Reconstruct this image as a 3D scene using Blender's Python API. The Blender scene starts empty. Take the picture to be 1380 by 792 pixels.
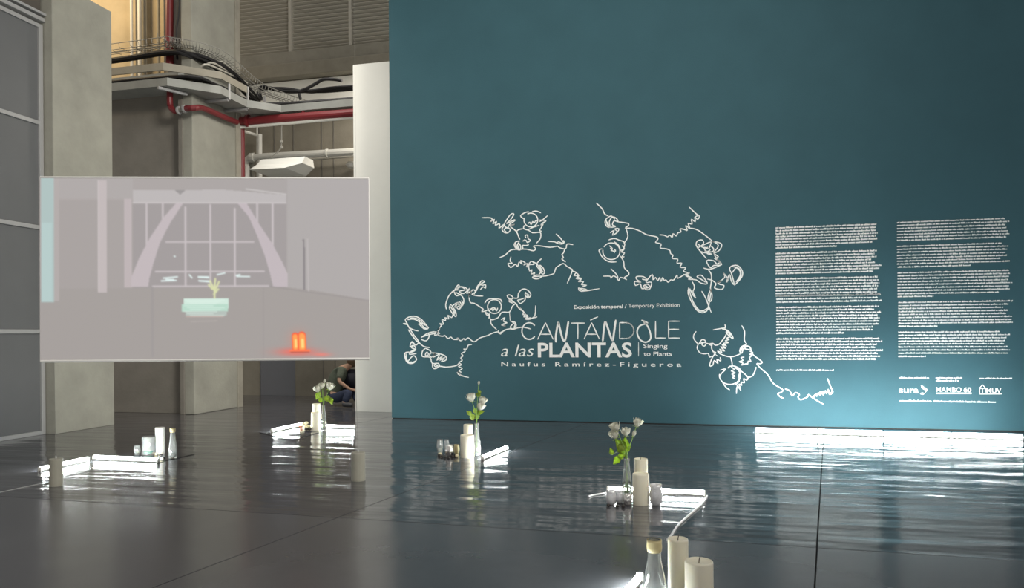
import bpy, bmesh, math, random
import numpy as np
from mathutils import Vector, Matrix
random.seed(7)
C = bpy.context.scene.collection
SC = bpy.context.scene

# ------------------------------------------------------------------ camera
F = 1000.0; CX = 690.0; CY = 449.0; H = 1.45
TH = math.atan(240.0 / F); RO = math.radians(0.43)
fwd = Vector((-math.sin(TH), math.cos(TH), 0)); rgt = Vector((math.cos(TH), math.sin(TH), 0)); upw = Vector((0, 0, 1))
R1 = math.cos(RO) * rgt - math.sin(RO) * upw
U1 = math.sin(RO) * rgt + math.cos(RO) * upw
CAM = Vector((0, 0, H))
cd = bpy.data.cameras.new('camera'); cam = bpy.data.objects.new('camera', cd); C.objects.link(cam)
cd.sensor_fit = 'HORIZONTAL'; cd.sensor_width = 36.0; cd.lens = 36.0 * F / 1380.0
cd.shift_y = (CY - 396.0) / 1380.0; cd.clip_start = 0.05; cd.clip_end = 200
m = Matrix((R1, U1, -fwd)).transposed().to_4x4(); m.translation = CAM
cam.matrix_world = m
SC.camera = cam

# ------------------------------------------------------------------ world, lights, exposure
w = bpy.data.worlds.new('world'); SC.world = w; w.use_nodes = True
w.node_tree.nodes['Background'].inputs[0].default_value = (1.0, 0.97, 0.92, 1)
w.node_tree.nodes['Background'].inputs[1].default_value = 0.50
def area(name, loc, target, size, sy, power, col, spread=180):
    l = bpy.data.lights.new(name, 'AREA'); l.shape = 'RECTANGLE'; l.size = size; l.size_y = sy; l.energy = power; l.color = col; l.spread = math.radians(spread)
    o = bpy.data.objects.new(name, l); C.objects.link(o); o.location = loc
    d = Vector(target) - Vector(loc); o.rotation_euler = d.to_track_quat('-Z', 'Y').to_euler()
    return o
area('hall_light', (6.5, 2.0, 9.0), (-9, 11.5, 3.0), 4, 3, 330, (1.0, 0.95, 0.86), 75)
area('partition_fill', (-8.0, 11.0, 9.8), (-5.9, 12.9, 3.2), 0.8, 0.5, 45, (1.0, 0.97, 0.90), 60)  # added unseen lamp, only there to brighten the white partition
area('rear_room_light', (-5.6, 14.4, 7.0), (-6.2, 15.2, 2.0), 1.6, 1.0, 150, (1.0, 0.93, 0.82))
area('gallery_light', (-12.0, 10.8, 9.2), (-11.5, 13.2, 7.6), 1.5, 0.5, 95, (1.0, 0.72, 0.36))
SC.view_settings.view_transform = 'Standard'; SC.view_settings.look = 'None'
SC.view_settings.exposure = 0.0; SC.view_settings.gamma = 1.0; SC.view_settings.use_curve_mapping = False
LED_STRENGTH = 140.0

# ------------------------------------------------------------------ helpers
def ray(u, v):
    return ((u - CX) / F) * R1 - ((v - CY) / F) * U1 + fwd
def PZ(u, v, z=0.0):
    r = ray(u, v); return CAM + r * ((z - H) / r.z)
def PY(u, v, y):
    r = ray(u, v); return CAM + r * (y / r.y)
def PX(u, v, x):
    r = ray(u, v); return CAM + r * (x / r.x)
def PD(u, v, d):
    return CAM + ray(u, v) * d
def depth(p): return (p - CAM).dot(fwd)
def lin(c):
    c = c / 255.0
    return c / 12.92 if c <= 0.04045 else ((c + 0.055) / 1.055) ** 2.4
def L(r, g, b): return (lin(r), lin(g), lin(b), 1)

def tag(o, label=None, cat=None, group=None, kind=None):
    if label: o['label'] = label
    if cat: o['category'] = cat
    if group: o['group'] = group
    if kind: o['kind'] = kind
    return o
def obj(name, bm, m, parent=None, smooth=False):
    me = bpy.data.meshes.new(name)
    if isinstance(bm, bpy.types.Mesh): me = bm
    else:
        bmesh.ops.recalc_face_normals(bm, faces=bm.faces) if not getattr(bm, 'norecalc', False) else None
        bm.to_mesh(me); bm.free()
    if m is not None:
        me.materials.clear()
        me.materials.append(m)
    if smooth:
        for p in me.polygons: p.use_smooth = True
    o = bpy.data.objects.new(name, me); C.objects.link(o)
    if parent is not None:
        o.parent = parent
        o.matrix_parent_inverse = parent.matrix_basis.inverted()
    return o
def empty(name, loc, label=None, cat=None, group=None, rz=0.0):
    o = bpy.data.objects.new(name, None); C.objects.link(o); o.location = loc; o.rotation_euler = (0, 0, rz)
    o.empty_display_size = 0.1
    return tag(o, label, cat, group)
def box(bm, x0, x1, y0, y1, z0, z1, bevel=0.0):
    r = bmesh.ops.create_cube(bm, size=1.0)
    vs = r['verts']
    for v in vs:
        v.co = Vector((x0 + (v.co.x + .5) * (x1 - x0), y0 + (v.co.y + .5) * (y1 - y0), z0 + (v.co.z + .5) * (z1 - z0)))
    if bevel > 0:
        es = list({e for v in vs for e in v.link_edges})
        bmesh.ops.bevel(bm, geom=es, offset=bevel, segments=2, affect='EDGES', profile=0.6)
    return vs
def B(x0, x1, y0, y1, z0, z1, bevel=0.0):
    bm = bmesh.new(); box(bm, x0, x1, y0, y1, z0, z1, bevel); return bm
def tube(bm, pts, r, n=8, cap=True, flat=None):
    """sweep a circle (or a rectangle flat=(w,h)) along the points"""
    pts = [Vector(p) for p in pts]; rings = []
    up = Vector((0, 0, 1))
    prev = None
    for i, p in enumerate(pts):
        a = pts[i] - pts[i - 1] if i > 0 else pts[1] - pts[0]
        b = pts[i + 1] - pts[i] if i < len(pts) - 1 else pts[-1] - pts[-2]
        t = (a.normalized() + b.normalized())
        t = t.normalized() if t.length > 1e-6 else b.normalized()
        miter = 1.0 / max(0.4, math.cos(a.angle(b) / 2)) if a.length > 1e-9 and b.length > 1e-9 else 1
        ref = up if abs(t.z) < 0.95 else (prev if prev is not None else Vector((0, 1, 0)))
        sx = t.cross(ref)
        if sx.length < 1e-6: sx = t.cross(Vector((0, 1, 0)))
        sx.normalize(); sz = sx.cross(t).normalized(); prev = sz
        rr = r[i] if isinstance(r, (list, tuple)) else r
        if flat:
            wv, hv = flat
            ring = [bm.verts.new(p + sx * wv * s * miter + sz * hv * q) for s, q in ((-.5, -.5), (.5, -.5), (.5, .5), (-.5, .5))]
        else:
            ring = [bm.verts.new(p + (sx * math.cos(2 * math.pi * k / n) + sz * math.sin(2 * math.pi * k / n)) * rr) for k in range(n)]
        rings.append(ring)
    m_ = len(rings[0])
    for a, b in zip(rings, rings[1:]):
        for k in range(m_):
            bm.faces.new((a[k], a[(k + 1) % m_], b[(k + 1) % m_], b[k]))
    if cap:
        bm.faces.new(rings[0][::-1]); bm.faces.new(rings[-1])
    return bm
def T(pts, r, n=8, flat=None):
    bm = bmesh.new(); tube(bm, pts, r, n, True, flat); return bm
def lathe(bm, prof, n=28, cx=0, cy=0, cz=0):
    rings = []
    for r, z in prof:
        if r < 1e-6: rings.append([bm.verts.new((cx, cy, cz + z))])
        else: rings.append([bm.verts.new((cx + r * math.cos(2 * math.pi * k / n), cy + r * math.sin(2 * math.pi * k / n), cz + z)) for k in range(n)])
    for a, b in zip(rings, rings[1:]):
        for k in range(n):
            k2 = (k + 1) % n
            if len(a) == 1 and len(b) == 1: continue
            if len(a) == 1: bm.faces.new((a[0], b[k2], b[k]))
            elif len(b) == 1: bm.faces.new((a[k], a[k2], b[0]))
            else: bm.faces.new((a[k], a[k2], b[k2], b[k]))
    return bm
def LA(prof, n=28, c=(0, 0, 0)):
    bm = bmesh.new(); lathe(bm, prof, n, *c); return bm
def crom(P, k=4):
    """smooth polyline"""
    P = [Vector(p) for p in P]
    if len(P) < 3: return P
    out = []
    for i in range(len(P) - 1):
        p0 = P[max(i - 1, 0)]; p1 = P[i]; p2 = P[i + 1]; p3 = P[min(i + 2, len(P) - 1)]
        for j in range(k):
            t = j / k
            out.append(0.5 * ((2 * p1) + (-p0 + p2) * t + (2 * p0 - 5 * p1 + 4 * p2 - p3) * t * t + (-p0 + 3 * p1 - 3 * p2 + p3) * t ** 3))
    out.append(P[-1]); return out

# ------------------------------------------------------------------ materials
def mat(name, col, rough=0.5, metal=0.0, spec=0.5, emis=None, es=0.0, noise=0.0, nscale=6.0, bump=0.0, bscale=30.0, trans=0.0, ior=1.45, sss=0.0, alpha=1.0, coat=0.0):
    m = bpy.data.materials.new(name); m.use_nodes = True; nt = m.node_tree; b = nt.nodes['Principled BSDF']
    b.inputs['Base Color'].default_value = (*col[:3], 1); b.inputs['Roughness'].default_value = rough
    b.inputs['Metallic'].default_value = metal; b.inputs['Specular IOR Level'].default_value = spec
    b.inputs['Transmission Weight'].default_value = trans; b.inputs['IOR'].default_value = ior
    if coat: b.inputs['Coat Weight'].default_value = coat
    if sss:
        b.inputs['Subsurface Weight'].default_value = sss; b.inputs['Subsurface Radius'].default_value = (0.03, 0.025, 0.015)
    if emis: b.inputs['Emission Color'].default_value = (*emis[:3], 1); b.inputs['Emission Strength'].default_value = es
    tc = nt.nodes.new('ShaderNodeTexCoord')
    if noise:
        n = nt.nodes.new('ShaderNodeTexNoise'); n.inputs['Scale'].default_value = nscale; n.inputs['Detail'].default_value = 6; n.inputs['Roughness'].default_value = .6
        nt.links.new(tc.outputs['Object'], n.inputs['Vector'])
        r = nt.nodes.new('ShaderNodeMapRange'); r.inputs['From Min'].default_value = .3; r.inputs['From Max'].default_value = .7
        r.inputs['To Min'].default_value = 1 - noise; r.inputs['To Max'].default_value = 1 + noise
        nt.links.new(n.outputs['Fac'], r.inputs['Value'])
        mx = nt.nodes.new('ShaderNodeVectorMath'); mx.operation = 'SCALE'; mx.inputs[0].default_value = col[:3]
        nt.links.new(r.outputs['Result'], mx.inputs['Scale']); nt.links.new(mx.outputs['Vector'], b.inputs['Base Color'])
    if bump:
        n2 = nt.nodes.new('ShaderNodeTexNoise'); n2.inputs['Scale'].default_value = bscale; n2.inputs['Detail'].default_value = 4
        nt.links.new(tc.outputs['Object'], n2.inputs['Vector'])
        bp = nt.nodes.new('ShaderNodeBump'); bp.inputs['Strength'].default_value = bump; bp.inputs['Distance'].default_value = 0.01
        nt.links.new(n2.outputs['Fac'], bp.inputs['Height']); nt.links.new(bp.outputs['Normal'], b.inputs['Normal'])
    return m
M = {}
M['teal'] = mat('teal_paint', (0.045, 0.113, 0.140), 0.7, spec=0.2, noise=0.05, nscale=1.5, bump=0.15, bscale=60)
M['white_wall'] = mat('white_wall_paint', (0.86, 0.85, 0.79), 0.7, noise=0.03, nscale=1.2)
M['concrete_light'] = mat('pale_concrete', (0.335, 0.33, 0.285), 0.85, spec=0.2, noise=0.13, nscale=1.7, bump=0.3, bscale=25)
M['concrete_dark_shaded'] = mat('dark_shaded_concrete', (0.21, 0.195, 0.17), 0.85, spec=0.2, noise=0.14, nscale=1.5, bump=0.3, bscale=25)  # shade of the rear block put into the concrete tone; seams reuse it
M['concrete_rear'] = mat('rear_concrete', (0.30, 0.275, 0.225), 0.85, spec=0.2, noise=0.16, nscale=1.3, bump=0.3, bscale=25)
M['beam'] = mat('beam_concrete', (0.33, 0.31, 0.26), 0.8, spec=0.2, noise=0.13, nscale=3)
M['ochre'] = mat('gallery_plaster', (0.50, 0.42, 0.29), 0.8, spec=0.2, noise=0.10, nscale=2)
M['panel'] = mat('grey_panel', (0.130, 0.134, 0.138), 0.42, spec=0.5, noise=0.04, nscale=1.5)
M['alu'] = mat('aluminium_frame', (0.42, 0.42, 0.42), 0.45, metal=0.3)
M['louvre'] = mat('louvre_metal', (0.54, 0.51, 0.44), 0.6, metal=0.1)
M['dark'] = mat('dark_void', (0.03, 0.03, 0.03), 0.9)
M['tray'] = mat('galvanised_duct', (0.28, 0.285, 0.265), 0.55, metal=0.2, noise=0.1, nscale=4)
M['rail'] = mat('beige_rail', (0.30, 0.275, 0.22), 0.6, noise=0.1, nscale=4)
M['black'] = mat('black_rubber', (0.012, 0.011, 0.012), 0.6)
M['wire'] = mat('steel_wire', (0.30, 0.29, 0.26), 0.5, metal=0.5)
M['red'] = mat('red_pipe_paint', (0.17, 0.018, 0.022), 0.4)
M['white_pipe'] = mat('white_pipe_paint', (0.74, 0.73, 0.68), 0.45)
M['conduit'] = mat('galvanised_conduit', (0.50, 0.48, 0.42), 0.45, metal=0.2)
M['vinyl'] = mat('white_vinyl', (0.90, 0.92, 0.91), 0.5, spec=0.3)
M['candle'] = mat('ivory_wax', (0.80, 0.76, 0.62), 0.45, sss=0.35)
M['white_candle'] = mat('white_wax', (0.86, 0.86, 0.82), 0.45, sss=0.35)
M['wick'] = mat('wick', (0.05, 0.04, 0.03), 0.9)
M['glass'] = mat('clear_glass', (0.95, 0.97, 0.96), 0.03, trans=0.88, ior=1.42)
M['votive'] = mat('silvered_votive_glass', (0.88, 0.88, 0.90), 0.08, trans=0.35, metal=0.3, bump=0.5, bscale=70)
M['green_glass'] = mat('green_tinted_glass', (0.72, 0.95, 0.85), 0.03, trans=1.0, ior=1.45)
M['silver'] = mat('mercury_glass', (0.75, 0.73, 0.70), 0.12, metal=1.0, bump=0.4, bscale=60)
M['petal'] = mat('white_petal', (0.90, 0.89, 0.79), 0.55, sss=0.1)
M['leaf'] = mat('green_leaf', (0.34, 0.46, 0.06), 0.5, noise=0.2, nscale=30)
M['stem'] = mat('green_stem', (0.24, 0.40, 0.09), 0.5)
M['pebble'] = mat('cream_pebble', (0.72, 0.64, 0.42), 0.4)
M['darkpebble'] = mat('dark_pebble', (0.03, 0.025, 0.022), 0.35)
M['orange'] = mat('coral_pebble', (0.62, 0.20, 0.12), 0.5)
M['tape'] = mat('cream_wrap', (0.68, 0.58, 0.32), 0.6)
M['led'] = mat('led_diffuser', (0.9, 0.9, 0.9), 0.4, emis=(0.93, 1.0, 0.98), es=LED_STRENGTH)
M['led_base'] = mat('led_batten', (0.16, 0.155, 0.14), 0.6)
M['cable'] = mat('white_cable', (0.50, 0.50, 0.49), 0.45)
M['skin'] = mat('skin', (0.42, 0.25, 0.17), 0.6, sss=0.05)
M['shirt'] = mat('green_grey_shirt', (0.10, 0.115, 0.085), 0.9, noise=0.2, nscale=30)
M['jeans'] = mat('dark_blue_denim', (0.030, 0.040, 0.075), 0.9, noise=0.2, nscale=40)
M['hair'] = mat('brown_hair', (0.10, 0.06, 0.03), 0.7, noise=0.3, nscale=60, bump=0.5, bscale=90)
M['shoe'] = mat('shoe_leather', (0.05, 0.05, 0.055), 0.5)
M['bag'] = mat('dark_bag', (0.014, 0.013, 0.022), 0.7)
M['weight'] = mat('weight_concrete', (0.30, 0.29, 0.24), 0.6, noise=0.06, nscale=8)
M['paper'] = mat('paper', (0.6, 0.55, 0.5), 0.8)

def floor_mat(name, col, r0, r1, bump, bscale, spec=0.5, coat=0.0):
    m = bpy.data.materials.new(name); m.use_nodes = True; nt = m.node_tree; b = nt.nodes['Principled BSDF']
    N = nt.nodes.new; K = nt.links.new
    geo = N('ShaderNodeNewGeometry')
    n1 = N('ShaderNodeTexNoise'); n1.inputs['Scale'].default_value = 0.6; n1.inputs['Detail'].default_value = 7; n1.inputs['Roughness'].default_value = .62
    K(geo.outputs['Position'], n1.inputs['Vector'])
    mr = N('ShaderNodeMapRange'); mr.inputs['From Min'].default_value = .32; mr.inputs['From Max'].default_value = .68
    mr.inputs['To Min'].default_value = .82; mr.inputs['To Max'].default_value = 1.18
    K(n1.outputs['Fac'], mr.inputs['Value'])
    sc = N('ShaderNodeVectorMath'); sc.operation = 'SCALE'; sc.inputs[0].default_value = col
    K(mr.outputs['Result'], sc.inputs['Scale']); K(sc.outputs['Vector'], b.inputs['Base Color'])
    n3 = N('ShaderNodeTexNoise'); n3.inputs['Scale'].default_value = 1.3; n3.inputs['Detail'].default_value = 5
    K(geo.outputs['Position'], n3.inputs['Vector'])
    rr = N('ShaderNodeMapRange'); rr.inputs['From Min'].default_value = .3; rr.inputs['From Max'].default_value = .7
    rr.inputs['To Min'].default_value = r0; rr.inputs['To Max'].default_value = r1
    K(n3.outputs['Fac'], rr.inputs['Value']); K(rr.outputs['Result'], b.inputs['Roughness'])
    mp = N('ShaderNodeMapping'); mp.inputs['Scale'].default_value = (0.42, 1.9, 1)
    K(geo.outputs['Position'], mp.inputs['Vector'])
    n2 = N('ShaderNodeTexNoise'); n2.inputs['Scale'].default_value = bscale; n2.inputs['Detail'].default_value = 2.2; n2.inputs['Roughness'].default_value = .5
    K(mp.outputs['Vector'], n2.inputs['Vector'])
    bp = N('ShaderNodeBump'); bp.inputs['Strength'].default_value = 1.0; bp.inputs['Distance'].default_value = bump
    K(n2.outputs['Fac'], bp.inputs['Height']); K(bp.outputs['Normal'], b.inputs['Normal'])
    b.inputs['Specular IOR Level'].default_value = spec
    return m
M['floor_glossy'] = floor_mat('polished_floor', (0.078, 0.078, 0.086), 0.10, 0.14, 0.020, 1.6, spec=0.62)
M['floor_matt'] = floor_mat('worn_floor', (0.088, 0.088, 0.096), 0.15, 0.22, 0.0006, 1.2, spec=0.5)
M['joint'] = mat('floor_joint', (0.012, 0.012, 0.014), 0.8)

# ------------------------------------------------------------------ floor: cast slabs with open joints
floor = tag(obj('floor', B(-16, 9, -3, 17, -0.2, -0.012), M['joint']), kind='structure')
def ax(k, y): return -6.28 + 3.56 * k + 0.171 * (y - 5.45)
def by(k, x):
    return {0: -3.0, 1: 5.43 - 0.026 * (x + 4.0), 2: 8.40 - 0.0 * x, 3: 17.0}[k]
def slab(xa, xb, ya, yb, m, g=0.005):
    """xa, xb: functions of y; ya, yb: functions of x"""
    def corner(fx, fy):
        x = 0.0; y = 5.0
        for _ in range(12): y = fy(x); x = fx(y)
        return x, y
    P = []
    for fx, fy, sx, sy in ((xa, ya, 1, 1), (xb, ya, -1, 1), (xb, yb, -1, -1), (xa, yb, 1, -1)):
        x, y = corner(fx, fy); P.append((x + sx * g, y + sy * g))
    bm = bmesh.new()
    t = [bm.verts.new((x, y, 0)) for x, y in P]; b_ = [bm.verts.new((x, y, -0.02)) for x, y in P]
    bm.faces.new(t); bm.faces.new(b_[::-1])
    for i in range(4): bm.faces.new((t[i], b_[i], b_[(i + 1) % 4], t[(i + 1) % 4]))
    return obj('slab', bm, m, floor)
col_f = [lambda y: -16.0] + [(lambda k: (lambda y: ax(k, y)))(k) for k in range(0, 4)] + [lambda y: 9.0]
for i in range(5):
    xa, xb = col_f[i], col_f[i + 1]
    slab(xa, xb, lambda x: by(0, x), lambda x: by(1, x), M['floor_matt'])
    if i == 1:
        slab(xa, xb, lambda x: by(1, x), lambda x: by(2, x), M['floor_glossy'])
        slab(xa, xb, lambda x: by(2, x), lambda x: by(3, x), M['floor_glossy'])
    else:
        slab(xa, xb, lambda x: by(1, x), lambda x: by(3, x), M['floor_glossy'])

# ------------------------------------------------------------------ walls
DW = 11.95
TX0 = PY(528, 563, DW).x
tag(obj('wall_front', B(TX0, 8.5, DW, DW + 0.35, 0.012, 10.5), M['teal']), kind='structure')
tag(obj('gap_shade_1', B(TX0 + 0.01, 8.5, DW + 0.02, DW + 0.3, 0, 0.012), M['dark']), kind='structure')  # dark strip standing in for the shade in the gap under the wall
WX0 = PY(479, 553, 12.9).x
WZ = PY(500, 85, 12.9).z
tag(obj('wall_partition', B(WX0, -3.0, 12.9, 13.1, 0, WZ, 0.004), M['white_wall']), kind='structure')
# pale concrete block at the left, panelled screen wall beside it
PXX = PX(150, 573, -9.2).x
tag(obj('wall_left', B(-10.6, -9.2, 9.15, 10.32, 0, PX(145, 13, -9.2).z, 0.01), M['concrete_light']), kind='structure')
# dark rear block and the tall column beside it
CXX = -8.87
zb = PY(200, 124, 12.02).z
wb = tag(obj('wall_back', B(-15.0, -9.12, 12.02, 13.1, 0, zb - 0.02, 0.01), M['concrete_dark_shaded']), kind='structure')
tag(obj('wall_column', B(-9.10, CXX, 11.9, 13.35, 0, 10.5, 0.02), M['concrete_light']), kind='structure')
obj('pilaster', B(-9.50, -9.10, 12.04, 13.2, zb, 10.5, 0.01), M['concrete_dark_shaded'], bpy.data.objects['wall_column'])
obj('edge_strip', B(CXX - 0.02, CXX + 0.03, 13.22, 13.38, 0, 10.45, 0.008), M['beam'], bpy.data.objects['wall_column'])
obj('edge_strip', B(-9.14, -9.06, 11.86, 11.92, 0, zb, 0.005), M['concrete_dark_shaded'], bpy.data.objects['wall_column'])
# lit gallery wall above the dark block
gw = tag(obj('wall_gallery', B(-15.0, -9.3, 13.25, 13.5, zb - 0.4, 10.5), M['ochre']), kind='structure')
for u in (186, 224):
    x = PY(u, 40, 13.2).x
    obj('pier', B(x, x + 0.28, 13.12, 13.26, zb, 10.4, 0.01), M['beam'], gw)
# rear room
RY = 16.0
wr = tag(obj('wall_rear', B(-13.5, -2.0, RY, RY + 0.3, 0, 7.35), M['concrete_rear']), kind='structure')
for u in (352, 372, 398, 436, 452):
    x = PY(u, 500, RY).x
    obj('formwork_seam', B(x - 0.012, x + 0.012, RY - 0.012, RY + 0.01, 0, 7.3), M['concrete_dark_shaded'], wr)
obj('wall_panel', B(PY(352, 500, RY).x, PY(398, 500, RY).x, RY - 0.03, RY + 0.01, 0, 3.2, 0.005), mat('blue_grey_panel', (0.20, 0.205, 0.225), .7), wr)
# beams below the louvre, then a strip for the bright wall beyond
zt = PY(420, 66, 15.4).z
def beam_z(v): return PY(420, v, 15.4).z
tag(obj('beam', B(-13.0, -2.0, 15.4, 15.9, beam_z(84), zt, 0.01), M['beam']), kind='structure')
tag(obj('beam', B(-13.0, -2.0, 15.25, 15.9, beam_z(103), beam_z(85), 0.015), M['rail']), kind='structure')
tag(obj('beam', B(-13.0, -2.0, 15.5, 15.9, beam_z(140), beam_z(104), 0.01), M['white_wall']), kind='structure')  # no beam: added strip standing in for the bright white wall beyond
tag(obj('wall_upper', B(-13.5, -2.0, 16.0, 16.3, 7.36, 8.3), M['white_wall']), kind='structure')
# louvred vent
lv = empty('louvre_vent', (-7, 15.5, zt), 'wide louvred metal vent high on the rear wall above the beam', 'vent')
obj('backing', B(-11.0, -2.0, 15.78, 15.8, zt, 11.2), mat('vent_backing', (0.10, 0.095, 0.08), .9), lv)
x0 = PY(317, 70, 15.5).x; xs = [x0, PY(393, 60, 15.5).x, PY(474, 60, 15.5).x, PY(560, 60, 15.5).x]
for x in xs[:3]:
    obj('mullion', B(x - 0.035, x + 0.035, 15.42, 15.6, zt, 11.2), M['louvre'], lv)
pitch = 0.088
ms = B(0, 1, 0, 1, 0, 1); bm = bmesh.new()
vs = [bm.verts.new(c) for c in ((0, -.034, .030), (0, -.030, .040), (0, .05, -.034), (0, .046, -.044))]
ve = [bm.verts.new((1, v.co.y, v.co.z)) for v in vs]
for i in range(4): bm.faces.new((vs[i], vs[(i + 1) % 4], ve[(i + 1) % 4], ve[i]))
bm.faces.new(vs[::-1]); bm.faces.new(ve)
sl = obj('slat', bm, M['louvre'], lv); ms.free()
first = True
for a, b_ in zip(xs, xs[1:]):
    z = zt + 0.05
    while z < 9.6:
        s = sl if first else sl.copy()
        if not first: C.objects.link(s)
        first = False
        s.location = (a + 0.036, 15.52, z); s.scale = (b_ - a - 0.072, 1, 1)
        z += pitch

# ------------------------------------------------------------------ panelled glass partition on the left
pp = empty('sliding_partition', (-9.35, 9.0, 0), 'tall grey panelled partition with aluminium frame, far left', 'partition')
XP = -9.36; pz = [0.03, 1.53, 3.07, 4.62]
ptop = PX(60, 38, XP).z; pz.append(ptop)
YE = 9.13
for a, b_ in zip(pz, pz[1:]):
    for y0, y1 in ((4.9, 6.96), (7.04, YE - 0.06)):
        obj('panel', B(XP - 0.06, XP - 0.015, y0, y1, a + 0.02, b_ - 0.02, 0.004), M['panel'], pp)
for z in pz:
    obj('crossbar', B(XP - 0.07, XP + 0.01, 4.9, YE, z - 0.03, z + 0.03, 0.006), M['alu'], pp)
obj('stile', B(XP - 0.07, XP + 0.015, YE - 0.07, YE, 0, ptop + 0.02, 0.006), M['alu'], pp)
obj('top_rail', B(XP - 0.09, XP + 0.04, 4.9, YE + 0.02, ptop + 0.07, ptop + 0.13, 0.008), M['alu'], pp)
obj('top_rail', B(XP - 0.09, XP + 0.06, 4.9, YE + 0.03, ptop + 0.16, ptop + 0.20, 0.008), M['alu'], pp)
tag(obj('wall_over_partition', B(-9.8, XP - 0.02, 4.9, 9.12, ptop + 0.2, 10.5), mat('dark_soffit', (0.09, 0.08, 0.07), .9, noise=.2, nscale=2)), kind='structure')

# ------------------------------------------------------------------ overhead services
def zc(z): return z
ZT = PY(264, 97, 11.75).z
# duct path: along the dark block, round the column, along the rear opening
XT = CXX + 0.28; YT0 = 11.62; YT1 = 13.55
zd = PY(200, 117, YT0 - 0.2).z + 0.05
dpath = [(-13.5, YT0, zd), (XT - 0.5, YT0, zd), (XT, YT0 + 0.5, zd), (XT, YT1 - 0.6, zd), (XT + 0.6, YT1, zd), (-4.0, YT1, zd)]
dt = empty('service_duct', (XT, YT0, zd), 'grey metal duct bending around the tall concrete column', 'duct')
obj('channel', T(dpath, 0, flat=(0.46, 0.14)), M['tray'], dt)
def off(path, dx, dz):
    out = []
    pts = [Vector(p) for p in path]
    for i, p in enumerate(pts):
        a = pts[min(i + 1, len(pts) - 1)] - pts[max(i - 1, 0)]; s = Vector((a.y, -a.x, 0)).normalized()
        out.append(p + s * dx + Vector((0, 0, dz)))
    return out
for dx in (0.24, -0.22):
    obj('side_rail', T(off(dpath, dx, 0.27)[:4], 0, flat=(0.03, 0.13)), M['rail'] if dx > 0 else M['tray'], dt)
for i, y in enumerate((12.3, 12.9, 13.5)):
    obj('bracket', B(CXX, XT + 0.2, y - 0.03, y + 0.03, zd - 0.12, zd - 0.075, 0.005), M['alu'], dt)
    obj('bracket', B(XT + 0.205, XT + 0.235, y - 0.02, y + 0.02, zd - 0.1, zd + 0.34, 0.004), M['alu'], dt)
obj('bracket', T([PY(213, 118, 11.35), PY(252, 127, 11.8)], 0.03, 8), M['alu'], dt)
random.seed(3)
for k in range(5):
    pts = []
    for p in off(dpath, 0.12 - 0.06 * k, 0.12 + 0.012 * (k % 3)):
        pts.append(p + Vector((0, 0, random.uniform(-0.02, 0.03))))
    tag(obj('black_cable', T(crom(pts, 5), 0.024, 6), M['black']), 'black cable lying in the grey duct around the column', 'cable', 'cables in the duct')
for k in range(4):
    z = zd + 0.62 + 0.03 * (k % 2)
    pts = [Vector((-13.5, 11.75 + .05 * k, z + .02)), Vector((-10.6, 11.75 + .05 * k, z + 0.03)), Vector((-9.4, 11.75 + .05 * k, z + 0.07)), Vector((XT - .35 + .06 * k, 11.8 + .05 * k, z)), Vector((XT + .06 * k - .1, 12.6, z - .1)), Vector((XT + .05 * k - .1, 13.6, z - .32)), PY(352, 117 + k * 1.3, 13.72 + .03 * k), PY(385, 123 - 1.2 * k + (k == 1) * 2, 13.74 + .03 * k), PY(420, 122 + .7 * k, 13.74 + .03 * k), PY(452, 118 + 2.2 * (k % 3), 13.74 + .03 * k), PY(520, 113 + 1.5 * k, 13.74 + .03 * k)]
    tag(obj('black_cable', T(crom(pts, 6), 0.03, 6), M['black']), 'thick black cable slung above the grey duct', 'cable', 'cables above the duct')
# loose loop of cable by the rear opening
pts = [PY(405, 134, 13.6), PY(404, 124, 13.6), PY(414, 119, 13.6), PY(425, 113, 13.6), PY(436, 107, 13.6), PY(450, 107, 13.6), PY(461, 109, 13.6)]
tag(obj('looped_cable', T(crom(pts, 5), 0.032, 6), M['black']), 'loose black cable looping upward over the rear opening', 'cable')
# wire basket
wbk = empty('wire_basket', (XT, 12, zd + .5), 'thin wire mesh cable basket running over the duct', 'cable basket')
bpth = [(-13.5, 11.7, zd + .78), (-9.6, 11.7, zd + .84), (XT - .5, 11.7, zd + .82), (XT + .1, 12.2, zd + .72), (XT + .3, 13.2, zd + .42), (XT + .8, 14.1, zd + .3)]
for k in range(5):
    obj('strand', T(crom(off(bpth, 0.10 - 0.09 * k, 0.05 if k in (0, 4) else -0.02), 5), 0.008, 5), M['wire'], wbk)
fine = crom(bpth, 8)
for i in range(2, len(fine) - 1):
    for t_ in (0, .5):
        p = fine[i].lerp(fine[i + 1], t_); a = fine[i + 1] - fine[i]; s = Vector((a.y, -a.x, 0)).normalized()
        obj('cross_wire', T([p + s * .1 + Vector((0, 0, .05)), p + s * .08 + Vector((0, 0, -.02)), p - s * .25 + Vector((0, 0, -.02)), p - s * .26 + Vector((0, 0, .05))], 0.005, 4), M['wire'], wbk)
# silver flexible conduits going over the bend
for k, (a, b_) in enumerate((((283, 88), (326, 108)), ((290, 86), (333, 112)), ((300, 84), (322, 104)))):
    y0, y1 = 12.2 + .1 * k, 13.6
    tag(obj('bent_conduit', T(crom([PX(a[0] - 12, a[1] + 2, XT - .1), PX(a[0], a[1], XT), PX(b_[0], b_[1], XT + .05)], 5), 0.02, 7), M['conduit']), 'short silver conduit over the duct bend, ' + ('lowest and longest of three', 'outermost, right of the other two', 'uppermost and shortest of three')[k], 'conduit', 'conduits over the duct bend')
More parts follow.
